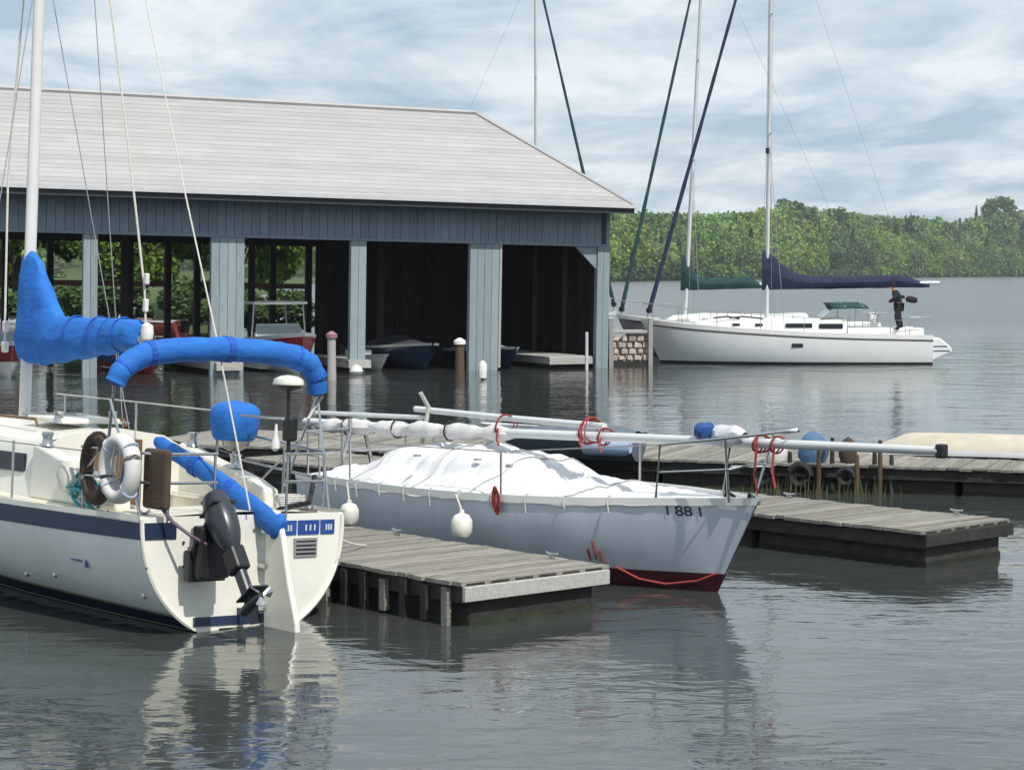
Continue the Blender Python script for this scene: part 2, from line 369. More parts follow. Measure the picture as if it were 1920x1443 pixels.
# understorey along the waterline
for px in [random.uniform(1090, 2010) for _ in range(330)]:
    P = protoP[random.randrange(6)].copy(); D = shoreD(px) * 1.004; h = random.uniform(3, 7); w = h * 1.6
    AP.append(np.stack([P[:, 0] * w, P[:, 1] * w, P[:, 2] * h - 1.2], 1) + np.array([(px - 960) / 4000 * D, D, .5])); AS.append(np.full(len(P), .8)); AC.append(tones(len(P), PAL[random.choice((1, 2, 4, 4))]))
fo = bpy.data.objects.new('forest', leaf_mesh('forest', np.concatenate(AP), np.concatenate(AS), np.concatenate(AC), [leafm])); COL.objects.link(fo)
tag(fo, 'mixed green spring wood covering the far shore of the lake', 'woodland', kind='stuff')
# ---- trees one can tell apart
def tree(name, loc, h, w, base, n, leaf, label, group=None, kind='round', cat='tree', proto=None, rz=0):
    root = empty(name, T(*loc) @ Matrix.Rotation(rz, 4, 'Z'), label, cat, group)
    if proto:
        for ch in children(proto):
            c = ch.copy(); COL.objects.link(c); c.parent = root
        root.scale = (w, w, h); return root
    P = crown_pts(n, 1, 1, kind)
    me = leaf_mesh('crown', P, np.full(n, leaf) * rng.uniform(.6, 1.4, n), tones(n, base), [leafm])
    c = bpy.data.objects.new('crown', me); COL.objects.link(c); c.parent = root
    m = MB(); m.tube([(0, 0, -.03), (.01, 0, .2), (-.01, .01, .45), (.01, 0, .75)], [.032, .026, .018, .006], 7)
    for k in range(7):
        a = k * 2.4; z0 = .25 + .06 * k; m.tube([(0, 0, z0), (.16 * math.cos(a), .16 * math.sin(a), z0 + .1), (.3 * math.cos(a), .3 * math.sin(a), z0 + .22)], [.013, .008, .003], 5)
    m.build('trunk', bark, root); root.scale = (w, w, h); return root
def farpt(px, f):
    D = shoreD(px) * (1 + f); return ((px - 960) / 4000 * D, D, max(topZ(px, shoreD(px) * 1.15) - 17, 1) * min(f / .15, 1) + .6)
tree('conifer', farpt(1828, .15), 25, 9, PAL[4] * .7, 1500, .06, 'dark pointed conifer standing above the far treeline beside a rounded crown', kind='cone')
tree('broadleaf_tree', farpt(1872, .15), 29, 27, PAL[1] * .85, 2600, .05, 'large rounded tree crown rising highest on the far shore')
tree('broadleaf_tree', farpt(1478, .155), 21, 26, PAL[2], 2200, .05, 'broad dark crown at the top of the far hill beside the white mast')
tree('broadleaf_tree', farpt(1160, .004), 16, 15, PAL[0], 2000, .05, 'bright yellow-green tree on the far shore just past the boathouse corner')
# bank and trees behind the boathouse
mb = MB(); rows = []
for i in range(21):
    x = -75 + i * 3.1; e = 92 + .35 * (x + 75) * .2 + 1.5 * math.sin(x * .3)
    rows.append([(x, e, -1.5), (x, e + .5, .15), (x, e + 3, 1.0 + .2 * math.sin(x)), (x, e + 12, 2.2), (x, e + 50, 3.0)])
mb.grid(rows); tag(mb.build('lake_bank', grassm, smooth=True), kind='structure')
p0 = None
for i, (x, y, h, w) in enumerate([(-29, 97, 8.5, 7.5), (-23, 99, 9.5, 8), (-33, 102, 9, 8), (-18, 98, 7.5, 7), (-13, 101, 8.5, 7), (-38, 98, 8, 8), (-26, 105, 10, 9)]):
    t = tree('bank_tree', (x, y, 1.0), h, w, PAL[0] * .62, 14000, .024, '%s tree of the bank, counted from the left, seen through the boathouse bays' % ('third', 'fifth', 'second', 'sixth', 'last', 'first', 'fourth')[i], 'trees on the bank behind the boathouse', proto=p0, rz=i * 1.3)
    p0 = p0 or t

small_bank = []
s0 = None
for i, (x, y, h, w) in enumerate([(-28, 94.5, 3.2, 5), (-23.5, 95, 2.8, 5.5), (-18.5, 96.5, 3.4, 5), (-13.6, 96, 3.0, 5), (-32.5, 96, 3.5, 6), (-10.5, 95.5, 2.4, 4)]):
    t = tree('shrub', (x, y, .3), h, w, PAL[2] * .8, 6000, .035, '%s shrub from the left on the bank behind the boathouse' % ('second', 'third', 'fourth', 'fifth', 'first', 'sixth')[i], 'shrubs on the bank behind the boathouse', cat='shrub', proto=s0, rz=i * 2.1)
    s0 = s0 or t
# =================================================================== BOATHOUSE  (local x runs along the front, y back, z up; origin = right front corner)
BH0 = frame((3.45, 77.6, 0), 24); BH = BH0 @ Matrix.Rotation(R(1.05), 4, 'Y')      # the old house sits a little down at its right end
bh = empty('boathouse', BH, 'long slate-blue boathouse on the water under a pale grey hipped roof', 'boathouse')
LEN = 26.0; DEP = 7.0; HZ, EZ = 4.45, 5.78
def plank_mesh(w, h, t, m, name='plank'):
    k = MB(); k.box((0, 0, h / 2), (w, t, h)); return k.mesh(name, m)
pw = .30
pm_ = plank_mesh(pw - .016, EZ - HZ, .05, siding); n = int(LEN / pw)
for i in range(n): inst('plank', pm_, bh, (-(i + .5) * pw, -.03 + random.uniform(-.006, .006), HZ))
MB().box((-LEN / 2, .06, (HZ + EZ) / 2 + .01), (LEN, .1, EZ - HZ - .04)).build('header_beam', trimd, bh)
MB().box((-LEN / 2, -.045, HZ - .04), (LEN, .11, .09)).build('lower_trim', siding, bh)
# pillars clad in upright planks
def pillar(x0, x1, nb, m=pillarm):
    o = MB().box(((x0 + x1) / 2, .06, HZ / 2 - .6), (x1 - x0 - .04, .22, HZ + 1.1)).build('pillar', m, bh)
    w = (x1 - x0) / nb; me = plank_mesh(w - .014, HZ + .92, .04, m)
    for k in range(nb): inst('plank', me, o, (x0 + (k + .5) * w, -.075 + random.uniform(-.004, .004), -1.02))
for a, b, nb in ((-24.5, -23.4, 4), (-19.2, -18.72, 2), (-14.9, -13.74, 4), (-9.95, -9.38, 2), (-5.5, -4.38, 4), (-.5, .0, 2)): pillar(a, b, nb)
MB().box((-4.33, -.04, HZ / 2), (.09, .16, HZ)).build('corner_trim', woodl, bh)
# braces at the right bay
MB().prism([(-1.35, HZ - .09), (-.5, HZ - .9), (-.5, HZ - .09)], -.02, .1, 1).build('gusset', siding, bh)
# walls (right end, back right half), inner boards one by one
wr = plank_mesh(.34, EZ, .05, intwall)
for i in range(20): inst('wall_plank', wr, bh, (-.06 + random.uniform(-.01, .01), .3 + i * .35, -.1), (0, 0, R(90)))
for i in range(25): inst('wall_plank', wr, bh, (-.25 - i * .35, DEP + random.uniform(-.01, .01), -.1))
ws = plank_mesh(.34, EZ, .04, siding)
for i in range(20): inst('wall_plank', ws, bh, (.0, .3 + i * .35, 0), (0, 0, R(90)))
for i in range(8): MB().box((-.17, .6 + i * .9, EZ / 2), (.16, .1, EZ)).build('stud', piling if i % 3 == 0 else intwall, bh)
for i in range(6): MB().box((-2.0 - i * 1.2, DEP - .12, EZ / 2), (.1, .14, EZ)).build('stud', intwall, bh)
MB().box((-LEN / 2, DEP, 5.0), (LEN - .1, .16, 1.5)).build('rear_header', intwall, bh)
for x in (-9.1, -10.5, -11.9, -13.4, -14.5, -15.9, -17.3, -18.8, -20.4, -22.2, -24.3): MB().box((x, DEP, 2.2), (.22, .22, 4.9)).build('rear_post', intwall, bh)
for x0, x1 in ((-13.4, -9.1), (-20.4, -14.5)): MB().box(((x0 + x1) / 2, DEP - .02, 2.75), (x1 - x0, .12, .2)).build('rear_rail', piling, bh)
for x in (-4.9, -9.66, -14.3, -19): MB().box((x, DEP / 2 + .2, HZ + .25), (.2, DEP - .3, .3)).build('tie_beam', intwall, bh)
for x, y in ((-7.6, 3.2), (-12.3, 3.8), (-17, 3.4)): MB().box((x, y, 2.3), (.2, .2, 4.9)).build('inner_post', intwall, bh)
# roof
ov, ovf = .42, 1.15; hh = 4.4; zr = 9.2; x1 = ov; x0 = -LEN; yf = -ovf; yb = DEP + (2 * hh - DEP - ovf); ym = (yf + yb) / 2
sl = 3.5 / hh
def rp(x, y, z): return (x, y, z)
ez = EZ + .06
mb = MB(); th = .09
V = [rp(x0, yf, ez), rp(x1, yf, ez), rp(x1 - hh, ym, zr), rp(x0, ym, zr), rp(x0, yb, ez), rp(x1, yb, ez)]
V += [(a, b, c - th) for a, b, c in V]
mb.add(V, [(0, 1, 2, 3), (3, 2, 5, 4), (1, 5, 2), (6, 9, 8, 7), (9, 10, 11, 8), (7, 8, 11), (0, 6, 7, 1), (1, 7, 11, 5), (5, 11, 10, 4), (4, 10, 9, 3), (3, 9, 6, 0)])
roof = mb.build('roof', roofm, bh)
# roofing courses, lapped strips laid on the front and the hip end
nrow = 22
for i in range(nrow):
    t0, t1 = i / nrow, (i + 1) / nrow; k = MB(); e = .006
    def q(t, off): y = lerp(yf, ym, t); z = lerp(ez, zr, t); return (y - off * .63, z + off * .777)
    (ya, za), (yb_, zb) = q(t0, e + .003), q(t1, e - .005); xa, xb = x1 - hh * t0, x1 - hh * t1
    (yc, zc_) = q(t0, .002)
    k.add([(x0, ya, za), (xa, ya, za), (xb, yb_, zb), (x0, yb_, zb), (x0, yc, zc_), (xa, yc, zc_)], [(0, 1, 2, 3), (4, 5, 1, 0)])
    k.build('roof_course', roofm, roof, recalc=False)
mb = MB(); mb.tube([(x1 - hh, ym, zr + .05), (x0, ym, zr + .05)], .09, 6); mb.build('ridge_cap', roofm, roof)
mb = MB(); mb.tube([(x1, yf, ez + .03), (x1 - hh, ym, zr + .05)], .06, 6); mb.build('hip_cap', roofm, roof)
MB().box(((x0 + x1) / 2, yf - .055, ez - .03), (x1 - x0 + .12, .11, .13)).build('gutter', gutterm, bh)
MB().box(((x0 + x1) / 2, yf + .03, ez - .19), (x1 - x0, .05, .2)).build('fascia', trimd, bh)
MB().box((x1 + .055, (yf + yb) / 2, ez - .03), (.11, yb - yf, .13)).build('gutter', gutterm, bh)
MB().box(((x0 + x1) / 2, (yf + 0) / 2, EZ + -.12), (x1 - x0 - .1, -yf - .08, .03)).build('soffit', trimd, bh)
MB().box((-.25, -.075, 5.1), (.16, .04, 1.3)).build('corner_trim', trimd, bh)

# boathouse finger docks
def slip_dock(x, y0, y1, w, label, m=woodl, n=None):
    r = empty('slip_dock', BH0 @ T(x, y0, 0), label, 'dock'); L_ = y1 - y0; n = n or int(L_ / .3)
    me = MB().box((0, 0, 0), (w, L_ / n - .015, .05)).mesh('plank', m)
    for i in range(n): inst('plank', me, r, (0, (i + .5) * L_ / n, .42 + random.uniform(-.005, .005)))
    for s in (-1, 1): MB().box((s * (w / 2 - .04), L_ / 2, .28), (.07, L_, .2)).build('stringer', m, r)
    MB().box((0, -.03, .29), (w, .06, .24)).build('end_board', m, r)
    MB().box((0, L_ / 2 + .1, .0), (w - .25, L_ - .3, .36)).build('float', woodd, r)
    return r
slip_dock(-1.7, -.5, 6.2, 1.7, 'pale timber dock inside the boathouse bay nearest the open end')
slip_dock(-9.66, -.3, 6.3, .8, 'narrow timber dock beside the slim pillar under the boathouse roof')
slip_dock(-14.3, -.3, 6.3, .9, 'timber dock at the wide pillar beside the red and white boat')

# small motor boats kept in the bays: local x = forward
def small_boat(name, mw, L_, Bm, H0, H1, mh, label, cat='boat', cover=None, stripe=None, canopy=False, shield=True, inner=None):
    r = empty(name, mw, label, cat)
    h = Hull(L_, smo([0, .3, .6, .85, 1], [Bm * .92, Bm, Bm * .92, Bm * .5, .01]), smo([0, .5, 1], [H0, (H0 + H1) / 2 - .03, H1]), D=.15, a0=1.8, a1=1.2, b0=.5, b1=.8, rake=.55)
    b, tr = h.body(24); b.add(tr, [tuple(range(len(tr)))[::-1]]); b.build('hull', mh, r, smooth=True)
    h.strip(lambda u: h.H(u) - .07, lambda u: h.H(u) + .02, .03, nu=24).build('rub_rail', gutterm, r, smooth=True)
    if stripe: h.strip(lambda u: h.H(u) * .45, lambda u: h.H(u) - .12, .006, nu=24).build('stripe', stripe, r, smooth=True)
    if cover:
        rows = []
        for i in range(25):
            u = i / 24; z0 = h.H(u) - .05; w = h.w(u, z0) + .035; pk = .55 * Bm * math.sin(min(u * 1.25 + .1, 1) * PI) ** .7 * .75
            rows.append([(h.x(u, z0), v * w, z0 + pk * (1 - abs(v) ** 1.6) + .03 * noise.noise(Vector((u * 9, v * 4, Bm)))) for v in [-1 + k / 6 for k in range(13)]])
        MB().grid(rows, flip=True).build('canvas_cover', cover, r, smooth=True)
    else:
        h.deck(hole=(L_ * .12, L_ * .62, Bm * .7), nu=24, ny=10).build('deck', inner or gel, r)
        k = MB(); k.box((L_ * .37, 0, .12), (L_ * .5, Bm * 1.4, .04)); k.build('cockpit_floor', inner or gel, r)
        for s in (-1, 1): MB().box((L_ * .33, s * Bm * .35, .42), (.45, .45, .5)).build('seat', foamw, r, bevel=.05)
    if shield:
        k = MB(); z = (H0 + H1) / 2
        k.tube([(L_ * .55, -Bm * .7, z), (L_ * .5, -Bm * .62, z + .45), (L_ * .5, Bm * .62, z + .45), (L_ * .55, Bm * .7, z)], .025, 6); k.build('windscreen_frame', gutterm, r)
        k = MB(); k.add([(L_ * .55, -Bm * .68, z), (L_ * .55, Bm * .68, z), (L_ * .5, Bm * .6, z + .43), (L_ * .5, -Bm * .6, z + .43)], [(0, 1, 2, 3)]); k.build('windscreen', clear, r)
    if canopy:
        z = 2.35
        for s in (-1, 1):
            for x in (L_ * .18, L_ * .52): MB().tube([(x, s * Bm * .8, H0), (x, s * Bm * .72, z)], .028, 6).build('canopy_post', gutterm, r)
        MB().box((L_ * .35, 0, z + .03), (L_ * .42, Bm * 1.6, .1)).build('canopy', gel, r, bevel=.03)
    MB().box((-.12, 0, .55), (.3, .32, .5)).build('engine', black, r, bevel=.06)
    return r
def bhm(x, y, rz=-90, z=0): return BH0 @ T(x, y, z) @ Matrix.Rotation(R(rz), 4, 'Z')
small_boat('motor_boat', bhm(-11.7, 5.5), 6.0, 1.25, .95, 1.4, gel, 'red and white motor boat with white canopy frame under the boathouse roof', stripe=redgel, canopy=True)
small_boat('motor_boat', bhm(-8.5, 4.4), 4.2, .62, .42, .6, gel, 'small white open boat beside the slim pillar of the boathouse', shield=False)
small_boat('covered_boat', bhm(-6.7, 5.9), 5.6, 1.1, .7, .95, navy, 'motor boat under a sagging charcoal cover in the dark middle bay', cover=greycan, shield=False)
small_boat('covered_boat', bhm(-3.75, 4.6), 4.9, .85, .6, .8, navy, 'motor boat under a pale teal cover poking out past the wide pillar', cover=tealcan, shield=False)
small_boat('motor_boat', bhm(-16.5, 6.3), 5.4, 1.05, .7, 1.0, redgel, 'dark red motor boat with blue trim in the bay left of the wide pillar', stripe=bluegel)
small_boat('motor_boat', bhm(-21.3, 6.0), 5.4, 1.0, .8, 1.2, gel, 'white motor boat whose bow shows left of the blue sail cover', stripe=redgel)
bb = small_boat('stored_boat', frame((-20.5, 94.2, .45), 170), 6.0, 1.15, .8, 1.1, gel, 'white hulled boat under a pale grey cover stored on the bank behind the left bays', cover=mat('pale_grey_cover', (.30, .34, .34), .7, var=.2), shield=False)
bb = small_boat('stored_boat', frame((-14.6, 94.4, .5), 165), 5.0, 1.0, .8, 1.0, mat('faded_red_hull', (.28, .06, .04), .5), 'faded red boat stored on the bank behind the bay left of the wide pillar', shield=True)
# pilings and floats in front of the boathouse
def pile(px, py, z1, r, m, label, cap=None, rope_=None, tilt=0):
    p = at(px, py, 0); root = empty('piling', T(p.x, p.y, 0) @ Matrix.Rotation(tilt, 4, 'Y'), label, 'piling')
    MB().lathe([(r, -2), (r * .98, 0), (r * .92, z1 * .5), (r * .9, z1)], n=10).build('post', m, root, smooth=True)
    if cap: MB().lathe([(r * 1.25, z1), (r * 1.25, z1 + .12), (r * .3, z1 + .22)], n=10).build('cap', cap, root, smooth=True)
    return root
pile(622, 712, 1.35, .15, woodl, 'pale grey piling with pink cap beside the arched blue canvas', cap=mat('faded_pink', (.36, .16, .22), .7))
pile(862, 700, 1.0, .17, piling, 'brown wooden piling with white cap left of the wide pillar', cap=gel)
pile(1100, 694, 1.35, .06, gutterm, 'thin white pole on the dock of the last boathouse bay')
k = MB(); k.lathe([(.02, -.24), (.16, -.17), (.24, 0), (.16, .17), (.02, .24)], n=14)
p = at(668, 697, .1); o = k.build('mooring_buoy', foamw, smooth=True); o.location = (p.x, p.y, .12); tag(o, 'round white buoy floating at the foot of the slim pillar', 'buoy')
p = at(905, 706, .1); k = MB(); k.lathe([(.03, -.3), (.13, -.24), (.14, .2), (.05, .32)], n=12); o = k.build('fender', foamw, smooth=True); o.location = (p.x, p.y, .3); tag(o, 'white fender hanging at the foot of the wide pillar', 'fender')

# stone crib pier beyond the corner, stones one by one
p = at(1176, 684, 0); cr = empty('stone_pier', T(p.x, p.y, 0) @ Matrix.Rotation(R(10), 4, 'Z'), 'low pinkish stone pier with posts beyond the boathouse corner', 'pier')
MB().box((0, .5, .3), (1.35, 1.6, 1.3)).build('core', stonem, cr)
MB().box((0, .5, -.1), (1.9, 2.1, .5)).build('footing', woodd, cr)
for i in range(4):
    for j in range(5):
        w = .2 + .12 * random.random()
        b = MB().box((-.62 + j * .31 + (.1 if i % 2 else 0), -.36 + random.uniform(-.04, .04), .28 + i * .24), (w, .2, .16 + .07 * random.random()), rz=random.uniform(-.16, .16), taper=.85).build('stone', stonem, cr, bevel=.04)
for j in range(5):
    MB().box((.74 + random.uniform(-.03, .03), -.2 + j * .36, .4), (.2, .33, .55)).build('stone', stonem, cr, bevel=.04)
MB().box((0, .45, 1.23), (1.7, 2.0, .1)).build('cap_slab', woodl, cr, bevel=.02)
for x in (-.75, .75): MB().box((x, -.55, .75), (.16, .16, 2.0)).build('post', woodl, cr)

# =================================================================== FAR SAILBOATS
def far_sailboat(mw, L_, Bm, label, cover, furl, mastx, mastz, mast_rake, furl_foot, boomlen, boomz, group=None, hm=farhull, detail=True):
    r = empty('sailboat', mw, label, 'sailboat', group)
    h = Hull(L_, smo([0, .25, .5, .75, .9, 1], [Bm * .82, Bm * .97, Bm, Bm * .78, Bm * .42, .01]), smo([0, .4, .8, 1], [1.02, 1.14, 1.4, 1.62]), D=.9, a0=3.0, a1=1.5, b0=.42, b1=.75, rake=.75, srake=-.0)
    b, tr = h.body(40); b.add(tr, [tuple(range(len(tr)))[::-1]]); b.build('hull', hm, r, smooth=True)
    h.strip(lambda u: -.1, lambda u: .07 + .03 * u, .008, nz=1).build('boot_stripe', bottomm, r, smooth=True)
    h.strip(lambda u: h.H(u) - .1, lambda u: h.H(u) + .07, .02, nz=1).build('toe_rail', gel, r, smooth=True)
    h.strip(lambda u: h.H(u) - .17, lambda u: h.H(u) - .13, .01, nz=1, u0=.0, u1=.97).build('cove_line', brown, r, smooth=True)
    # sugar scoop stern
    k = MB(); k.prism([(-.75, .45), (0.02, .1), (0.02, 1.0), (-.3, .98), (-.72, .62)], -Bm * .72, Bm * .72, 1); k.build('stern_scoop', hm, r, bevel=.05)
    for q in range(2): MB().box((-.3, 0, .5 + .17 * q), (.72 - .2 * q, Bm * 1.46, .03)).build('scoop_line', navy, r)
    h.deck().build('deck', gel, r)
    # cabin trunk
    def cab(x): return interp(x, [3.2, 3.5, 5, 7.4, 8.6, 9.0], [.62, .62, .52, .42, .24, .02]) * (L_ / 10.9)
    rows = []
    for i in range(31):
        x = lerp(3.2, 9.0, i / 30) * L_ / 10.9; u = x / L_; z0 = h.H(u) - .06; w = interp(u, [.28, .6, .8, .83], [Bm * .66, Bm * .52, Bm * .27, Bm * .16]); ht = cab(x * 10.9 / L_)
        rows.append([(x, -w, z0), (x, -w * .88, z0 + ht * .85), (x, -w * .7, z0 + ht), (x, 0, z0 + ht + .07), (x, w * .7, z0 + ht), (x, w * .88, z0 + ht * .85), (x, w, z0)])
    k = MB(); k.grid(rows, flip=True); k.add(rows[0], [tuple(range(7))]); k.build('cabin', gel, r, smooth=True)
    for s in (1, -1):
        for (xa, xb, zz, hh_) in ((3.35, 4.25, .36, .19), (4.5, 5.5, .33, .17), (6.35, 6.65, .27, .1), (7.2, 7.5, .22, .1)):
            xm = (xa + xb) / 2; u = xm / 10.9; w = interp(u, [.28, .6, .8, .83], [Bm * .66, Bm * .52, Bm * .27, Bm * .16])
            MB().box((xm * L_ / 10.9, s * (w * .95), h.H(u) - .06 + zz), ((xb - xa), .05, hh_), rz=s * -R(3)).build('window', glass, r, bevel=.03)
        MB().box((5.15, s * (h.w(.47, .78) + .005), .72), (.42, .03, .14)).build('hull_port', glass, r, bevel=.03)
    # cockpit coaming
    for s in (1, -1): MB().box((1.75, s * Bm * .62, h.H(.15) + .14), (2.9, .2, .32)).build('coaming', gel, r, bevel=.06)
    # spars
    m0 = Vector((mastx, 0, 1.4)); m1 = Vector((mastx + mast_rake, 0, mastz))
    MB().tube([m0, m1], [.105, .085], 10, flat=(1, .8)).build('mast', alu, r, smooth=True)
    zs = [lerp(1.4, mastz, f) for f in (.42, .68)]
    for z_, wd in zip(zs, (.85, .7)):
        xm = mastx + mast_rake * (z_ - 1.4) / (mastz - 1.4)
        MB().tube([(xm, -wd, z_ + .04), (xm, 0, z_), (xm, wd, z_ + .04)], .028, 6).build('spreader', alu, r)
    for s in (-1, 1):
        MB().tube([(mastx, s * Bm * .93, 1.3), (mastx + mast_rake * .42, s * .85, zs[0]), (mastx + mast_rake * .68, s * .7, zs[1]), tuple(m1)], .006, 5).build('shroud', wire, r)
        MB().tube([(mastx - .5, s * Bm * .9, 1.3), (mastx + mast_rake * .42, 0, zs[0])], .01, 5).build('shroud', wire, r)
    MB().tube([(-.05, 0, 1.1), tuple(m1)], .006, 5).build('backstay', wire, r)
    # furled headsail on the forestay
    f0 = Vector(furl_foot); n_ = 24; pts = [f0.lerp(m1, i / n_ * .97) for i in range(n_ + 1)]; rs = [.085 * (1 - .45 * i / n_) * (1 + .12 * math.sin(i * 2.1)) for i in range(n_ + 1)]
    MB().tube(pts, rs, 8).build('furled_headsail', furl, r, smooth=True)
    MB().tube([(h.x(1, 1.5) - .1, 0, 1.55), f0], .02, 6).build('forestay', wire, r); MB().lathe([(.03, -.12), (.12, -.08), (.12, .08), (.03, .1)], f0, 10).build('furling_drum', black, r)
    # boom + cover
    MB().tube([(mastx - .1, 0, boomz), (mastx - boomlen, 0, boomz + .05)], .07, 8).build('boom', alu, r)
    rows = []; nn = 34; cl = boomlen * .97
    for i in range(nn + 1):
        t = i / nn; x = mastx + .18 - t * cl; zl = boomz - .22 + .1 * t
        zh = interp(t, [0, .04, .12, .2, .3, .6, .82, 1], [4.35, 4.3, 3.8, 3.46, 3.33, 3.36, 3.42, 3.06]) - 3.05 + boomz
        wd = interp(t, [0, .1, .25, .8, 1], [.13, .16, .18, .17, .05]); c_ = (zl + zh) / 2; hz_ = (zh - zl) / 2
        ring = []
        for q in range(13):
            a = 2 * PI * q / 12; ca, sa = math.cos(a), math.sin(a); e = .75
            ring.append((x, math.copysign(abs(ca) ** e, ca) * wd * (1 + .15 * noise.noise(Vector((x * 3, a, 1)))) * (1.0 if sa < 0 else lerp(1, .55, sa)), c_ + math.copysign(abs(sa) ** e, sa) * hz_ + .03 * noise.noise(Vector((x * 2, q, 3)))))
        rows.append(ring)
    k = MB(); k.grid(rows); k.add(rows[0][:-1], [tuple(range(12))]); k.add(rows[-1][:-1], [tuple(range(12))]); k.build('sail_cover', cover, r, smooth=True)
    # rails
    for s in (-1, 1):
        pts = [(h.x(u, 1.3), s * (h.w(u, h.H(u) - .02) - .07), h.H(u) + .6) for u in [i / 12 for i in range(0, 12)]]
        MB().tube(pts, .009, 5).build('lifeline', wire, r)
        for u in (.15, .3, .45, .6, .75):
            q = (h.x(u, 1.2), s * (h.w(u, h.H(u) - .02) - .07)); MB().tube([(*q, h.H(u)), (*q, h.H(u) + .62)], .014, 5).build('stanchion', steel, r)
    zt = h.H(.97) + .62
    MB().tube([(L_ - 1.5, Bm * .42, 1.5), (L_ - 1.45, Bm * .42, zt), (L_ - .2, .15, zt + .05), (L_ - .05, 0, zt + .06), (L_ - .2, -.15, zt + .05), (L_ - 1.45, -Bm * .42, zt), (L_ - 1.5, -Bm * .42, 1.5)], .018, 6).build('pulpit', steel, r)
    MB().tube([(.9, Bm * .8, 1.05), (.85, Bm * .8, 1.75), (.02, Bm * .72, 1.75), (.0, -Bm * .72, 1.75), (.85, -Bm * .8, 1.75), (.9, -Bm * .8, 1.05)], .018, 6).build('pushpit', steel, r)
    if detail:
        # spray hood
        for x in (2.6, 3.3): MB().tube([(x, -.95, 1.3), (x - .05, -.85, 2.15), (x, 0, 2.35), (x - .05, .85, 2.15), (x, .95, 1.3)], .022, 6).build('hood_frame', steel, r)
        rows = [[(x + .25 * (1 - abs(v)), v * .9, 2.33 - .2 * abs(v) ** 2 - .04 * abs(x - 2.9)) for v in [-1 + q / 4 for q in range(9)]] for x in (2.35, 2.6, 3.0, 3.4, 3.7)]
        k = MB(); k.grid(rows); o = k.build('spray_hood', greencov, r, smooth=True); md = o.modifiers.new('th', 'SOLIDIFY'); md.thickness = .04
        k = MB(); k.add([(4.1, -.85, 1.75), (4.1, .85, 1.75), (3.65, .85, 2.12), (3.65, -.85, 2.12)], [(0, 1, 2, 3)]); k.build('spray_window', clear, r)
        MB().tube([(2.15 + .36 * math.cos(a), 0, 1.75 + .36 * math.sin(a)) if False else (1.9, .36 * math.cos(a), 1.75 + .36 * math.sin(a)) for a in [2 * PI * q / 16 for q in range(16)]], .018, 5, closed=True).build('steering_wheel', steel, r)
        MB().box((2.05, 0, 1.45), (.22, .22, .75)).build('pedestal', gel, r, bevel=.03)
        for x, w_ in ((7.6, .7), (8.2, .4)): MB().tube([(x, .55, 1.72), (x - .5, .6, 1.78), (x - w_ - .6, .45, 1.7)], .035, 6).build('deck_hatch', brown, r)
        MB().box((9.3, 0, 1.62), (.45, .5, .1)).build('anchor_locker', woodl, r, bevel=.02)
        MB().box((mastx + .02, .12, lerp(1.4, mastz, .385)), (.12, .14, .2)).build('mast_lamp', black, r)
    return r
FB = frame((15.85, 81.6, 0), 180)
far_sailboat(FB, 10.9, 1.68, 'long white sailboat with navy sail cover moored past the boathouse, dark figure aboard', navycov, navycov, 6.12, 18.7, -.12, (10.6, 0, 2.0), 6.6, 3.0)
B2 = frame((15.6, 89.5, 0), 180)
far_sailboat(B2, 11.2, 1.6, 'sailboat mostly hidden behind the long white one, with raked mast and green sail cover', greencov, greencov, 8.35, 17.3, -.72, (11.0, 0, 1.9), 3.6, 2.9, detail=False, hm=mat('dull_mauve_hull', (.24, .22, .23), .4))
B3 = frame((-6.3, 96.5, 0), 0)
far_sailboat(B3, 11.0, 1.6, 'sailboat behind the boathouse with only its white mast and furled dark jib showing', greencov, greencov, 7.4, 17.2, -.05, (10.9, 0, 2.0), 4.5, 2.9, detail=False)

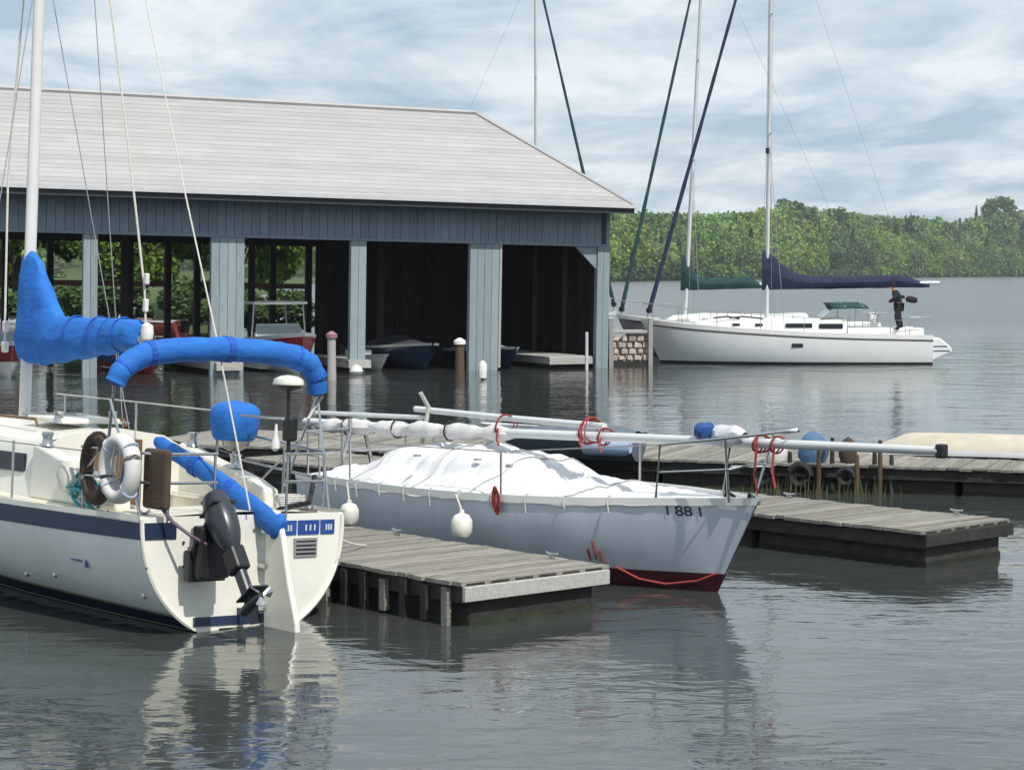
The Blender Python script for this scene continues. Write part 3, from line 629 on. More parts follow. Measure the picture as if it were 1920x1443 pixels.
# ---- person on the far boat
def person(mw):
    r = empty('person', mw, 'person in dark clothes standing at the stern of the long white sailboat', 'person')
    P = dict(pel=(0, 0, .92), sp=(.05, 0, 1.12), ch=(.14, 0, 1.32), nk=(.19, 0, 1.47), hd=(.23, 0, 1.56), ht=(.25, 0, 1.70),
             sl=(.13, .19, 1.40), el=(.22, .30, 1.16), hl=(.42, .24, 1.05), gl=(.50, .23, 1.03), sr=(.13, -.19, 1.40), er=(-.08, -.34, 1.24), hr=(-.30, -.42, 1.22), gr=(-.38, -.43, 1.20),
             tl=(0, .1, .88), kl=(.12, .17, .5), al=(.02, .2, .09), fl=(.16, .22, .03), tr=(0, -.1, .88), kr=(-.04, -.2, .5), ar=(-.16, -.24, .09), fr=(-.02, -.27, .03))
    Rd = dict(pel=.14, sp=.13, ch=.155, nk=.06, hd=.088, ht=.08, sl=.075, el=.052, hl=.036, gl=.04, sr=.075, er=.052, hr=.036, gr=.04, tl=.095, kl=.068, al=.045, fl=.042, tr=.095, kr=.068, ar=.045, fr=.042)
    E = [('pel', 'sp'), ('sp', 'ch'), ('ch', 'nk'), ('nk', 'hd'), ('hd', 'ht'), ('ch', 'sl'), ('sl', 'el'), ('el', 'hl'), ('hl', 'gl'), ('ch', 'sr'), ('sr', 'er'), ('er', 'hr'), ('hr', 'gr'), ('pel', 'tl'), ('tl', 'kl'), ('kl', 'al'), ('al', 'fl'), ('pel', 'tr'), ('tr', 'kr'), ('kr', 'ar'), ('ar', 'fr')]
    def grow(name, keys, grow_, mats, root):
        ks = [k for k in P if k in keys]; me = bpy.data.meshes.new(name)
        me.from_pydata([P[k] for k in ks], [(ks.index(a), ks.index(b)) for a, b in E if a in ks and b in ks], [])
        o = bpy.data.objects.new(name, me); COL.objects.link(o); o.parent = r; me.materials.append(mats)
        md = o.modifiers.new('skin', 'SKIN'); md.use_smooth_shade = True
        for i, k in enumerate(ks):
            v = me.skin_vertices[0].data[i]; v.radius = (Rd[k] + grow_,) * 2; v.use_root = (k == root)
        s = o.modifiers.new('sub', 'SUBSURF'); s.levels = 1; s.render_levels = 2; return o
    grow('body', list(P), 0, skin, 'pel')
    grow('jacket', ['pel', 'sp', 'ch', 'nk', 'sl', 'el', 'hl', 'sr', 'er', 'hr'], .035, darkcl, 'pel')
    grow('trousers', ['pel', 'tl', 'kl', 'al', 'fl', 'tr', 'kr', 'ar', 'fr'], .03, darkcl, 'pel')
    MB().lathe([(.02, .1), (.075, .075), (.1, .02), (.098, -.04), (.07, -.08)], (.22, 0, 1.66), 14).build('hair', hairm, r, smooth=True)
    for a, b, rr in (((.33, .035, 1.61), (.33, -.035, 1.61), .012),):
        MB().tube([a, (a[0] + .004, a[1], a[2] + .001)], rr, 6).build('eye', black, r); MB().tube([b, (b[0] + .004, b[1], b[2] + .001)], rr, 6).build('eye', black, r)
    MB().box((.345, 0, 1.58), (.03, .025, .045)).build('nose', skin, r, bevel=.008)
    for q, y in (('hl', .24), ('hr', -.42)):
        x, z = (.50, 1.03) if q == 'hl' else (-.40, 1.2)
        sgn = 1 if q == 'hl' else -1
        for f in range(4): MB().tube([(x, y + (f - 1.5) * .018, z), (x + sgn * .045, y + (f - 1.5) * .019, z - .005), (x + sgn * .065, y + (f - 1.5) * .019, z - .035)], .009, 5).build('finger', skin, r)
        MB().tube([(x - sgn * .02, y + .035, z), (x + sgn * .02, y + .05, z - .02)], .01, 5).build('thumb', skin, r)
    return r
person(FB @ T(1.25, 1.04, 1.29))
# dark gear bag held out behind them
k = MB(); k.lathe([(.02, -.24), (.1, -.2), (.13, 0), (.11, .18), (.03, .22)], n=12, rot=Euler((0, R(80), 0)).to_matrix()); o = k.build('gear_bag', darkcl, smooth=True)
o.matrix_world = FB @ T(.70, .62, 2.42); tag(o, 'black gear bag held out by the person on the far sailboat', 'bag')

# =================================================================== DOCKS
def dock(mw, L_, Wd, pl, label, z=.45, endm=woodl, float_inset=.12, battens=0, plm=wood, name='dock', side_m=woodd, fl_h=.36):
    """local x runs from the near end along the dock, y across (0..W, + = left of heading)"""
    r = empty(name, mw, label, 'dock'); n = int(L_ / pl); mes = []
    for q in range(4):
        k = MB(); ext = random.uniform(.0, .03); k.box((0, 0, 0), (pl - .014, Wd + .06 + ext, .04)); mes.append(k.mesh('plank', plm))
    for i in range(n): inst('plank', mes[i % 4], r, ((i + .5) * pl, Wd / 2 + random.uniform(-.02, .02), z - .02 + random.uniform(-.007, .006)), (random.uniform(-.004, .004), random.uniform(-.01, .01), random.uniform(-.004, .004)))
    for s in (0, 1): MB().box((L_ / 2, .05 + s * (Wd - .1), z - .13), (L_ - .02, .06, .17)).build('stringer', side_m, r)
    MB().box((-.025, Wd / 2, z - .115), (.05, Wd + .04, .15)).build('end_board', endm, r, bevel=.008)
    for k_ in range(6): MB().box((.03 + .0, (k_ + .5) * Wd / 6, z - .03), (.05, Wd / 6 - .08, .03)).build('blocking', woodd, r)
    nf = max(1, int(L_ / 2.4))
    for i in range(nf):
        MB().box(((i + .5) * L_ / nf, Wd / 2, z - .22 - fl_h / 2), (L_ / nf - .12, Wd - 2 * float_inset, fl_h + .06)).build('float', woodd, r, bevel=.03)
        MB().box(((i + .5) * L_ / nf, Wd / 2, .02), (L_ / nf - .105, Wd - 2 * float_inset + .012, .09)).build('algae_line', mat('algae', (.022, .028, .014), .8, var=.6, vs=6, bump=.5, bs=30), r)
    for i in range(battens):
        MB().box((.25 + i * .34, Wd + .02, z - .26), (.09, .06, .36 + random.uniform(-.05, .05))).build('batten', side_m if i % 3 else wood, r)
    return r
dock(frame((.97, 22.02, 0), 130.5) @ T(0, 0, 0), 9.0, 1.9, .145, 'weathered plank dock between the white sailboat and the grey boat', battens=15)
dock(frame((5.98, 26.0, 0), 133) @ T(0, -.2, 0), 13.5, 1.75, .15, 'long grey plank dock reaching past the bow of the grey boat', endm=woodd)
dock(frame((9.6, 31.9, 0), 160), 16.5, -3.6, .2, 'wide timber dock crossing the water behind the long horizontal mast', side_m=woodd) if False else None
d3 = dock(frame((9.2, 32.15, 0), 160) @ T(0, -3.4, 0), 17, 3.4, .2, 'wide timber dock crossing the water behind the long lowered mast')

# gear along the edge of the third dock
def dk(px, z=.45, back=.35):
    # point on dock three near its front edge, at a photo column
    A = Vector((9.2, 32.15, 0)); u = Vector((math.cos(R(160)), math.sin(R(160)), 0)); k = (px - 960) / 4000
    t = (k * A.y - A.x) / (u.x - k * u.y); q = A + u * t; n_ = Vector((.34, .94, 0)) * back; return Vector((q.x + n_.x, q.y + n_.y, z))
def hang_tyre(px, r0, label):
    p = dk(px, 0, -.14); k = MB(); k.tube([(r0 * math.cos(a), 0, r0 * math.sin(a)) for a in [2 * PI * q / 16 for q in range(16)]], r0 * .42, 8, closed=True)
    o = k.build('tyre_fender', black, smooth=True); o.matrix_world = frame((p.x, p.y, .27), -20); tag(o, label, 'tyre', 'black tyres hung on the dock edge')
hang_tyre(1436, .15, 'small black tyre hung on the dock edge beside a red lashing')
hang_tyre(1506, .16, 'black tyre hung on the dock edge under the blue bundle')
hang_tyre(1592, .12, 'brown-black tyre hung on the dock edge right of the blue bundle')
def bundle(px, w, h, m, label, name, cat, z=.45, back=.3, seed=1):
    p = dk(px, z, back); rows = []
    for i in range(9):
        t = i / 8; rr = w / 2 * math.sin(PI * (.12 + .88 * t) if t < 1 else PI * .02) ** .6 if False else w / 2 * (1 - (2 * t - .75) ** 2 * .45) * (1 if i < 8 else .1)
        rows.append([(rr * math.cos(a) * (1 + .25 * noise.noise(Vector((math.cos(a) * 2, t * 3, seed)))), rr * .7 * math.sin(a), h * t) for a in [2 * PI * q / 14 for q in range(15)]])
    o = MB().grid(rows).build(name, m, smooth=True); o.location = p; tag(o, label, cat); return o
bundle(1520, .5, .5, mat('faded_blue_tarp', (.10, .20, .36), .7, var=.3, vs=4, bump=.6, bs=12), 'faded blue tarp bundle standing on the dock under the long mast', 'tarp_bundle', 'bundle')
bundle(1450, .34, .38, foamw, 'pale canvas sack on the dock beside a small black tyre', 'canvas_sack', 'sack', seed=4)
bundle(1585, .30, .42, brown, 'brown sack on the dock right of the blue tarp bundle', 'canvas_sack', 'sack', seed=8)
for i, px in enumerate((1480, 1540, 1560, 1612, 1640, 1655, 1672)):
    p = dk(px, 0, -.12 if i % 2 else .1); o = MB().lathe([(.04, -1), (.038, .5), (.03, .62 + .12 * (i % 3))], n=8).build('dock_stake', piling if i % 2 else woodd, smooth=True); o.location = p
    tag(o, ('thin dark stake between the two tyres left of the blue bundle', 'brown stake just right of the blue tarp bundle', 'dark stake between the blue bundle and the brown sack', 'brown stake right of the brown sack', 'dark stake second to the right of the brown sack', 'brown stake among the reeds, second from the right end', 'rightmost dark stake beside the dock under the mast')[i], 'stake', 'stakes along the dock edge')
# reeds against the dock
P = []; F = []; k = MB()
for i in range(70):
    px = random.uniform(1400, 1700); p = dk(px, 0, random.uniform(-.45, -.2)); a = random.random() * 6.28; h_ = random.uniform(.1, .36); w = .01
    k.add([(p.x - w, p.y, -.1), (p.x + w, p.y, -.1), (p.x + random.uniform(-.08, .08), p.y + random.uniform(-.05, .05), h_)], [(0, 1, 2)])
tag(k.build('reeds', mat('reed', (.10, .12, .04), .9, var=.4), recalc=False), 'sparse reeds growing in the water against the dock', 'reeds', kind='stuff')
# pale flat skiff at the right of the third dock
mw = frame((9.9, 34.2, .45), 158)
sk_ = small_boat('upturned_skiff', mw @ T(0, 0, .23) @ Matrix.Rotation(PI, 4, 'X') , 4.4, .5, .19, .22, mat('pale_tan_paint', (.52, .47, .38), .6, var=.15, vs=3), 'pale tan skiff lying upside down on the wide dock', shield=False)
for c in list(children(sk_)):
    if c.name.startswith('engine'): bpy.data.objects.remove(c)
# covered dinghy beyond the tarp
dg = small_boat('dinghy', frame((2.05, 34.4, .47), 160) @ T(0, 0, .1), 2.7, .55, .3, .4, mat('slate_grey_hypalon', (.09, .11, .14), .6, var=.2), 'slate grey covered dinghy resting on the dock behind the white tarp', cover=mat('slate_cover', (.12, .15, .19), .7, var=.25, vs=4, bump=.4, bs=8), shield=False)
for c in list(children(dg)):
    if c.name.startswith('engine'): bpy.data.objects.remove(c)
k = MB(); k.lathe([(.14, 0), (.16, .05), (.16, .7), (.12, .78)], n=14, rot=Euler((0, R(90), R(-20))).to_matrix()); o = k.build('rolled_mat', mat('pale_blue_roll', (.35, .47, .66), .6, var=.2), smooth=True); o.location = (1.15, 34.1, .72); tag(o, 'pale blue roll lying on the dock beside the grey dinghy', 'roll')

# =================================================================== GREY BOAT (origin stern waterline, local x forward)
GM = frame((2.64 - 7.3 * .643, 22.7 + 7.3 * .766, 0), -50)
gb = empty('covered_sailboat', GM, 'grey sailboat with white tarp and its mast lowered along the deck', 'sailboat')
gh = Hull(7.3, smo([0, .25, .5, .7, .85, .94, 1], [.98, 1.17, 1.2, .97, .56, .25, .01]), smo([0, .4, .7, 1], [.86, .89, .95, 1.05]), D=.45, a0=2.8, a1=1.5, b0=.5, b1=.8, rake=.62)
b, tr = gh.body(44); b.add(tr, [tuple(range(len(tr)))[::-1]]); b.build('hull', greyhull, gb, smooth=True)
gh.strip(lambda u: -.15, lambda u: .16 + .05 * u, .007, nz=2).build('bottom_stripe', redbottom, gb, smooth=True)
gh.strip(lambda u: gh.H(u) - .05, lambda u: gh.H(u) + .035, .018, nz=1).build('toe_rail', gel, gb, smooth=True)
gh.deck(nu=40, ny=8, camber=.05).build('deck', gel, gb)
# tarp over the cabin and cockpit
gx = [.25, .6, 1.05, 1.5, 2.1, 2.6, 3.2, 3.6, 4.08, 4.55, 5.0, 5.45, 5.97, 6.2]; gz = [.96, 1.02, 1.16, 1.32, 1.38, 1.38, 1.36, 1.33, 1.19, 1.13, 1.09, 1.06, 1.0, .985]; gf = smo(gx, gz)
rows = []
for i in range(121):
    x = lerp(.25, 6.2, i / 120); u = x / 7.3; w = gh.w(u, gh.H(u) - .03) - .0; zd_ = gh.H(u) + .0; row = []; pk = gf(x) - zd_
    for j in range(57):
        v = -1 + j / 28; a = abs(v); prof = (1 - a ** 2.2) * .75 + .25 * (1 - min(a / .62, 1) ** 4 if a < .62 else 0)
        n1 = noise.noise(Vector((x * 2.1, v * 1.6, 3))) * .05 + abs(noise.noise(Vector((x * 4.2 + v * 2, v * 2.2 - x, 9)))) * .045 + noise.noise(Vector((x * 9, v * 7, 5))) * .014 - .05 * max(0, 1 - 7 * abs(noise.noise(Vector((x * 2.3 + .35 * v, v * .5, 21))))) - .035 * max(0, 1 - 6 * abs(noise.noise(Vector((x * 1.1 - v, v * 1.7, 33)))))
        edge = min(1, (1 - a) * 5 + .15); sag = .03 * math.sin(x * 5.5) * (1 - a)
        z = zd_ - .01 + pk * prof + (n1 - .03) * edge + sag; y = v * (w + .012)
        if a > .985: z = zd_ - .055 + .03 * noise.noise(Vector((x * 3, v, 2)))
        row.append((x, y, z))
    rows.append(row)
MB().grid(rows, flip=True).build('tarp', tarpm, gb, smooth=True); tarp_rows = rows
for (x, y) in ((3.3, -.62), (2.55, -.95), (3.75, -.5)):
    u = x / 7.3; MB().lathe([(.05, -.01), (.045, .012), (.02, .014)], (x, y, gh.H(u) + (gf(x) - gh.H(u)) * .72 + .03), 8).build('tarp_grommet', wire, gb)
for i in range(11):
    x = .55 + i * .52; u = x / 7.3
    for s in (-1,):
        w = gh.w(u, gh.H(u) - .03)
        MB().tube([(x, s * (w + .01), gh.H(u) + .035), (x + .01, s * (w + .035), gh.H(u) - .03), (x + .03, s * (w + .03), gh.H(u) - .10 - .03 * (i % 3))], .008, 5).build('tarp_tie', rope, gb)
        MB().lathe([(.022, -.004), (.022, .004), (.01, .006)], (x, s * (w - .01), gh.H(u) + .045), 8).build('tarp_grommet', wire, gb)
for q_ in (22, 48, 71, 96):      # cords drawn over the tarp
    MB().tube([(p_[0], p_[1] * 1.004, p_[2] + .012) for p_ in tarp_rows[q_][1:-1:2]], .008, 5).build('tarp_cord', wire, gb, smooth=True)
# lowered mast on its crutch and the pulpit
zs0, zs1 = 1.44, 1.74
MB().tube([(-1.2, 0, zs0), (1, 0, 1.47), (4, 0, 1.56), (7.2, 0, 1.665), (9.72, 0, zs1)], [.065, .07, .07, .065, .055], 12, flat=(1, .8)).build('lowered_mast', alu, gb, smooth=True)
MB().tube([(1.1, .13, 1.72), (3, .13, 1.70), (4.75, .1, 1.70)], .04, 10).build('boom', alu, gb, smooth=True)
MB().tube([(-1.1, .1, 1.56), (1.3, .1, 1.62)], .03, 8).build('spinnaker_pole', alu, gb)
MB().box((9.74, 0, zs1), (.1, .1, .14)).build('masthead', black, gb, bevel=.02)
rows = []   # furled white sail lashed on the aft half
for i in range(60):
    x = lerp(-1.0, 3.4, i / 59); row = []
    for q in range(13):
        a = 2 * PI * q / 12; rr = .115 * (1 + .3 * noise.noise(Vector((x * 4, math.cos(a), math.sin(a))))) * (1 - .35 * abs(math.sin(x * 4.2)) ** 8) * min(1, (i + 2) / 8, (61 - i) / 8)
        row.append((x, rr * math.cos(a), lerp(zs0, zs1, (x + 1.2) / 10.9) - .04 + rr * .9 * math.sin(a)))
    rows.append(row)
MB().grid(rows).build('bundled_sail', foamw, gb, smooth=True)
for x in (-.2, .9, 2.0): MB().tube([(x, .118 * math.cos(a), lerp(zs0, zs1, (x + 1.2) / 10.9) - .035 + .12 * math.sin(a)) for a in [2 * PI * q / 12 for q in range(12)]], .012, 5, closed=True).build('sail_tie', black, gb)
def lash(x, zc__, n_=3, tail=.25, yc=.05, rr=.15):
    for q in range(n_):
        MB().tube([(x + q * .035 + .03 * math.sin(a + q), yc + rr * math.cos(a) + .01 * math.sin(3 * a), zc__ + rr * math.sin(a) + .015 * math.cos(2 * a + q)) for a in [2 * PI * w_ / 14 for w_ in range(14)]], .010, 5, closed=True).build('red_lashing', redrope, gb)
    MB().tube([(x + .05, yc - rr, zc__ - .02), (x + .04, yc - rr - .02, zc__ - .06 - tail * .6), (x + .07, yc - rr, zc__ - .08 - tail)], .014, 5).build('red_lashing', redrope, gb)
lash(3.0, 1.61, 2, .15); lash(4.52, 1.64, 4, .12); lash(4.85, 1.60, 2, .1, 0, .1)
lash(7.3, 1.67, 3, .45, 0, .095); lash(7.55, 1.675, 2, .38, 0, .09)
MB().tube([(1.4, -.02, 1.95), (1.42, .1, 1.75), (1.4, 0, 1.3)], .03, 8).build('crutch', woodl, gb)
for s in (-1, 1): MB().tube([(-.05, s * .3, .8), (.0, s * .12, 1.38), (.0, s * .12, 1.55)], .03, 8).build('crutch', steel, gb)
# stanchions + red rope bundle on one of them
for x in (1.35, 4.3):
    u = x / 7.3; w = gh.w(u, .9) - .04
    for s in (-1, 1):
        MB().tube([(x, s * w, gh.H(u)), (x, s * w, gh.H(u) + .52)], .016, 6).build('stanchion', steel, gb)
u = 4.3 / 7.3; w = gh.w(u, .9) + .02
for q in range(5): MB().tube([(4.3 + .05 * math.cos(a) + .01 * q, -w - .03, .92 + .13 * math.sin(a) - .015 * q) for a in [2 * PI * w_ / 12 for w_ in range(12)]], .011, 5, closed=True).build('rope_hank', redrope, gb)
# pulpit: posts and rails raked over the bow
zt = 1.62
MB().tube([(6.25, -.52, 1.0), (6.35, -.55, zt), (7.1, -.4, zt + .1), (7.75, -.13, zt + .2), (7.83, 0, zt + .22), (7.75, .13, zt + .2), (7.1, .4, zt + .1), (6.35, .55, zt), (6.25, .52, 1.0)], .017, 6).build('pulpit', steel, gb, smooth=True)
for s in (-1, 1): MB().tube([(7.05, s * .2, 1.03), (7.15, s * .37, zt + .1)], .016, 6).build('pulpit', steel, gb)
MB().tube([(6.35, -.55, 1.32), (7.2, -.35, 1.4), (7.3, 0, 1.45), (7.2, .35, 1.4), (6.35, .55, 1.32)], .013, 6).build('pulpit', steel, gb, smooth=True)
MB().tube([(6.8, 0, 1.05), (6.85, -.04, 1.12), (6.95, 0, 1.06)], .02, 6).build('bow_cleat', black, gb)
MB().tube([(7.15, .0, 1.04), (7.2, -.05, 1.11), (7.28, 0, 1.05)], .022, 6).build('bow_cleat', black, gb)
for s in (-1, 1): MB().tube([(6.35, s * .55, zt), (4.3, s * (gh.w(4.3 / 7.3, .9) - .04), 1.44), (1.35, s * (gh.w(1.35 / 7.3, .9) - .04), 1.37), (.1, s * .9, 1.4)], .007, 5).build('lifeline', wire, gb)
# pushpit at the stern
for zq in (1.12, 1.42): MB().tube([(.5, -.95, zq), (.02, -.85, zq), (-.02, 0, zq), (.02, .85, zq), (.5, .95, zq)], .016, 6).build('pushpit', steel, gb)
for x, y in ((.45, -.93), (0, -.8), (0, .8), (.45, .93), (0, -.25)): MB().tube([(x, y, .85), (x, y, 1.42)], .015, 6).build('pushpit', steel, gb)
# draped pieces at the bow
def cloth_roll(name, c, L_, r0, m, label, cat, th, seed):
    rows = []
    for i in range(21):
        x = -L_ / 2 + L_ * i / 20; rr = r0 * (1 - abs(x / (L_ / 2)) ** 4 * .5)
        rows.append([(x, rr * math.cos(a) * (1 + .3 * noise.noise(Vector((x * 7, math.cos(a) * 2, seed)))), rr * math.sin(a) * (1 + .3 * noise.noise(Vector((x * 6, math.sin(a) * 2, seed + 5))))) for a in [2 * PI * q / 12 for q in range(13)]])
    o = MB().grid(rows).build(name, m, smooth=True); o.matrix_world = c @ Matrix.Rotation(th, 4, 'Z'); tag(o, label, cat); return o
cloth_roll('sail_bag', GM @ T(6.75, -.03, 1.72), .75, .12, mat('pale_lilac_cloth', (.60, .60, .68), .8, var=.15, vs=5, bump=.5, bs=14), 'pale cloth bundle tied over the bow rail of the grey boat', 'sail bag', 0, 2)
cloth_roll('blue_cloth', GM @ T(6.62, -.14, 1.76), .22, .1, bluegel, 'blue cloth knotted on the pale bundle at the bow rail', 'cloth', .9, 12)
# registration marks on the bow: dark strokes in a row, as blurred as one can read them
cu = bpy.data.curves.new('registration_marks', 'FONT'); cu.body = 'I 88 I'; cu.size = .16; cu.extrude = .001
fo_ = bpy.data.objects.new('tmp', cu); COL.objects.link(fo_); bpy.context.view_layer.update()
me = bpy.data.meshes.new_from_object(fo_.evaluated_get(bpy.context.evaluated_depsgraph_get())); bpy.data.objects.remove(fo_)
me.materials.clear(); me.materials.append(mat('faded_dark_teal', (.03, .075, .10), .5, var=.4))
for v in me.vertices:      # wrap the flat letters on the starboard bow
    x = 6.36 + v.co.x * 1.15; z = .85 + v.co.y; u = x / 7.3
    for _ in range(6): u += (x - gh.x(u, z)) / 7.3
    v.co = (x, -(gh.w(min(u, .999), z) + .012), z)
ob = bpy.data.objects.new('registration_marks', me); COL.objects.link(ob); ob.parent = gb
# mooring line sagging at the red bottom, rust streak
MB().tube([gh.p(.80, .22, -1, .03), gh.p(.84, .10, -1, .05), gh.p(.89, .06, -1, .05), gh.p(.95, .12, -1, .04), gh.p(.985, .22, -1, .03)], .014, 6).build('bow_line', redrope, gb)
for x0_, z0_, z1_ in ((.755, .42, .28), (.765, .5, .3), (.775, .4, .26)): MB().tube([gh.p(x0_, z0_, -1, .02), gh.p(x0_ + .003, z1_, -1, .025)], .012, 5).build('bow_line', redrope, gb)
# fenders between the hull and the dock
def fender(px, py, r0, h_, label, u, tilt=0):
    p = at(px, py, .45); root = empty('fender', T(p.x, p.y, .455) @ Matrix.Rotation(tilt, 4, 'Y'), label, 'fender')
    k = MB(); k.lathe([(.02, 0), (r0 * .7, .02), (r0, .08), (r0, h_ - .08), (r0 * .7, h_ - .02), (.03, h_), (.025, h_ + .04)], n=18); k.build('body', fenderm, root, smooth=True)
    q = GM @ Vector((0, 0, 0)); MB().tube([(0, 0, h_ + .03), tuple(GM @ Vector(gh.p(u, gh.H(u), -1, .03)) - Vector((p.x, p.y, .455)))], .012, 5).build('line', rope, root)
fender(866, 1010, .12, .29, 'white fender standing against the grey hull near the dock corner', .50)
fender(655, 985, .115, .27, 'white fender on the dock by the stern of the grey boat', .19)
# small white ball on a light pole by dock two
k = MB(); k.lathe([(.01, -.1), (.07, -.07), (.1, 0), (.07, .07), (.01, .1)], n=12); o = k.build('float_ball', foamw, smooth=True); p = at(1600, 1008, .08); o.location = (p.x, p.y, .08); tag(o, 'small white float ball at the side of the long plank dock', 'float')

# =================================================================== NEAR SAILBOAT
NM = frame((-2.64, 20.9, 0), 131, 3)
nb = empty('white_sailboat', NM, 'white sailboat with navy stripe and blue canvas seen from its stern', 'sailboat')
nh = Hull(8.2, smo([0, .2, .42, .65, .82, .93, 1], [1.20, 1.31, 1.36, 1.15, .72, .32, .01]), smo([0, .35, .7, 1], [1.10, 1.08, 1.17, 1.38]), D=.16, a0=2.5, a1=1.25, b0=.55, b1=.9, rake=.9, srake=-.06)
b, tr = nh.body(48); b.build('hull', gel, nb, smooth=True)
k = MB(); k.add([(x - .002, y * .998, z) for x, y, z in tr], [tuple(range(len(tr)))[::-1]]); k.build('transom', creamgel, nb)
# raised bead round the transom edge
ed = [nh.p(0, z, 1) for z in np.linspace(1.08, .03, 22)]; ed = [(x - .012, y - .02, z) for x, y, z in ed]
MB().tube(ed, .022, 6).build('transom_moulding', creamgel, nb, smooth=True); MB().tube([(x, -y, z) for x, y, z in ed], .022, 6).build('transom_moulding', creamgel, nb, smooth=True)
nh.strip(lambda u: .885 - .04 * min(u * 3, 1) + .24 * u ** 2.5, lambda u: 1.05 - .02 * min(u * 3, 1) + .26 * u ** 2.5, .006, nz=2).build('navy_stripe', navy, nb, smooth=True)
nh.strip(lambda u: .02 + .1 * u, lambda u: .13 + .14 * u, .006, nz=2).build('boot_stripe', navy, nb, smooth=True)
nh.strip(lambda u: -.16, lambda u: .018 + .1 * u, .004, nz=2).build('bottom_paint', bottomm, nb, smooth=True)
nh.strip(lambda u: .13 + .14 * u, lambda u: .155 + .14 * u, .003, nz=1).build('scum_line', mat('waterline_scum', (.38, .36, .24), .7, var=.4, vs=3), nb, smooth=True)
nh.strip(lambda u: nh.H(u) - .035, lambda u: nh.H(u) + .02, .02, nz=1).build('rub_rail', creamgel, nb, smooth=True)
def tpl(name, y0, y1, z0, z1, m, off=.01, t=.012, n_=1):
    xb = -nh.srake * ((z0 + z1) / 2 / 1.1); return MB().box((xb * -0 - nh.srake * 0 + nh.x(0, (z0 + z1) / 2) - off, (y0 + y1) / 2, (z0 + z1) / 2), (t, abs(y1 - y0), z1 - z0)).build(name, m, nb)
tpl('transom_stripe', .80, 1.17, .885, 1.045, navy)
for a, b_ in ((-.42, -.61), (-.63, -.89), (-.91, -1.08)): tpl('name_panel', a, b_, .885, 1.03, bluestripe)
for y_, z_, w_ in ((-.50, .955, .10), (-.76, .955, .16), (-1.0, .955, .09)):      # unreadable pale lettering: short strokes
    for q in range(3): tpl('lettering', y_ - w_ / 2 + q * w_ / 3, y_ - w_ / 2 + q * w_ / 3 + .018, z_ - .03, z_ + .03, alu, off=.018, t=.004)
tpl('transom_boot_stripe', -.52, .6, .03, .12, navy); tpl('transom_boot_stripe', -.0, .3, -.05, .0, bottomm, off=.006)
o = tpl('vent_panel', -.58, -.86, .66, .85, mat('grey_plastic', (.30, .30, .31), .5), off=.012, t=.02)
for q in range(4): tpl('vent_slat', -.60, -.84, .69 + q * .04, .705 + q * .04, black, off=.024, t=.006)
h_ = nh.deck(nu=60, ny=16, camber=.05, hole=(.9, 2.6, .72)); h_.build('deck', deckm, nb)
# cockpit
k = MB(); k.box((1.95, 0, .55), (2.1, 1.4, .05)); k.build('cockpit_sole', deckm, nb)
for s in (-1, 1):
    MB().box((1.95, s * .735, .83), (2.12, .04, .6)).build('cockpit_side', creamgel, nb)
    MB().box((1.95, s * .52, .86), (2.08, .40, .06)).build('cockpit_seat', deckm, nb, bevel=.02)
    # sloping coaming
    prof = [(.88, 1.08), (.9, 1.27), (1.16, 1.36), (2, 1.53), (2.6, 1.66), (2.65, 1.08)]
    MB().prism(prof, s * .80, s * .98, 1).build('coaming', creamgel, nb, bevel=.03)
MB().box((.89, 0, .86), (.04, 1.44, .5)).build('cockpit_side', creamgel, nb)
# cabin
rows = []
for i in range(31):
    x = lerp(2.6, 7.0, i / 30); u = x / 8.2; z0 = nh.H(u) - .03; w = interp(x, [2.6, 4.5, 6, 7], [.98, .92, .62, .3]); ht = interp(x, [3, 5, 6.4, 6.95, 7], [.66, .66, .48, .2, .02])
    rows.append([(x, -w, z0), (x, -w * .93, z0 + ht * .78), (x, -w * .86, z0 + ht * .93), (x, -w * .6, z0 + ht * 1.02), (x, 0, z0 + ht + .08), (x, w * .6, z0 + ht * 1.02), (x, w * .86, z0 + ht * .93), (x, w * .93, z0 + ht * .78), (x, w, z0)])
k = MB(); k.grid(rows, flip=True); k.build('cabin', creamgel, nb, smooth=True)
MB().prism([(-.96, .83), (.96, .83), (.9, 1.58), (.6, 1.74), (0, 1.82), (-.6, 1.74), (-.9, 1.58)], 2.57, 2.62, 0).build('cabin_bulkhead', creamgel, nb)
MB().box((2.55, 0, 1.32), (.03, .62, .75)).build('companionway_board', mat('teak', (.16, .075, .03), .55, var=.3, vs=4), nb, bevel=.01)
MB().box((3.5, 0, 1.86), (.8, .72, .06)).build('sliding_hatch', creamgel, nb, bevel=.02)
for s in (1, -1):
    for xa, xb, za, zb in ((2.82, 3.75, 1.33, 1.53), (4.2, 5.0, 1.35, 1.53)):
        wm_ = interp((xa + xb) / 2, [2.6, 4.5, 6, 7], [.98, .92, .62, .3])
        k = MB(); k.prism([(xa, za + .02), (xa + .05, za), (xb, za), (xb + .02, zb), (xa + .02, zb)], s * (wm_ * .95), s * (wm_ * .95 + .035), 1); k.build('cabin_window', glass, nb, bevel=.01)
    MB().tube([(3.3, s * .55, 1.80), (3.35, s * .55, 1.87), (4.9, s * .5, 1.86), (4.95, s * .5, 1.79)], .018, 6).build('grab_rail', mat('teak', (.16, .075, .03)), nb)
    for x, y in ((2.45, .89), (1.6, .89)):
        z_ = interp(x, [.9, 1.16, 2, 3.05], [1.27, 1.36, 1.53, 1.76])
        k = MB(); k.lathe([(.075, 0), (.06, .03), (.05, .09), (.065, .13), (.06, .15), (.02, .155)], (x, s * y, z_), 14); k.build('winch', steel, nb, smooth=True)
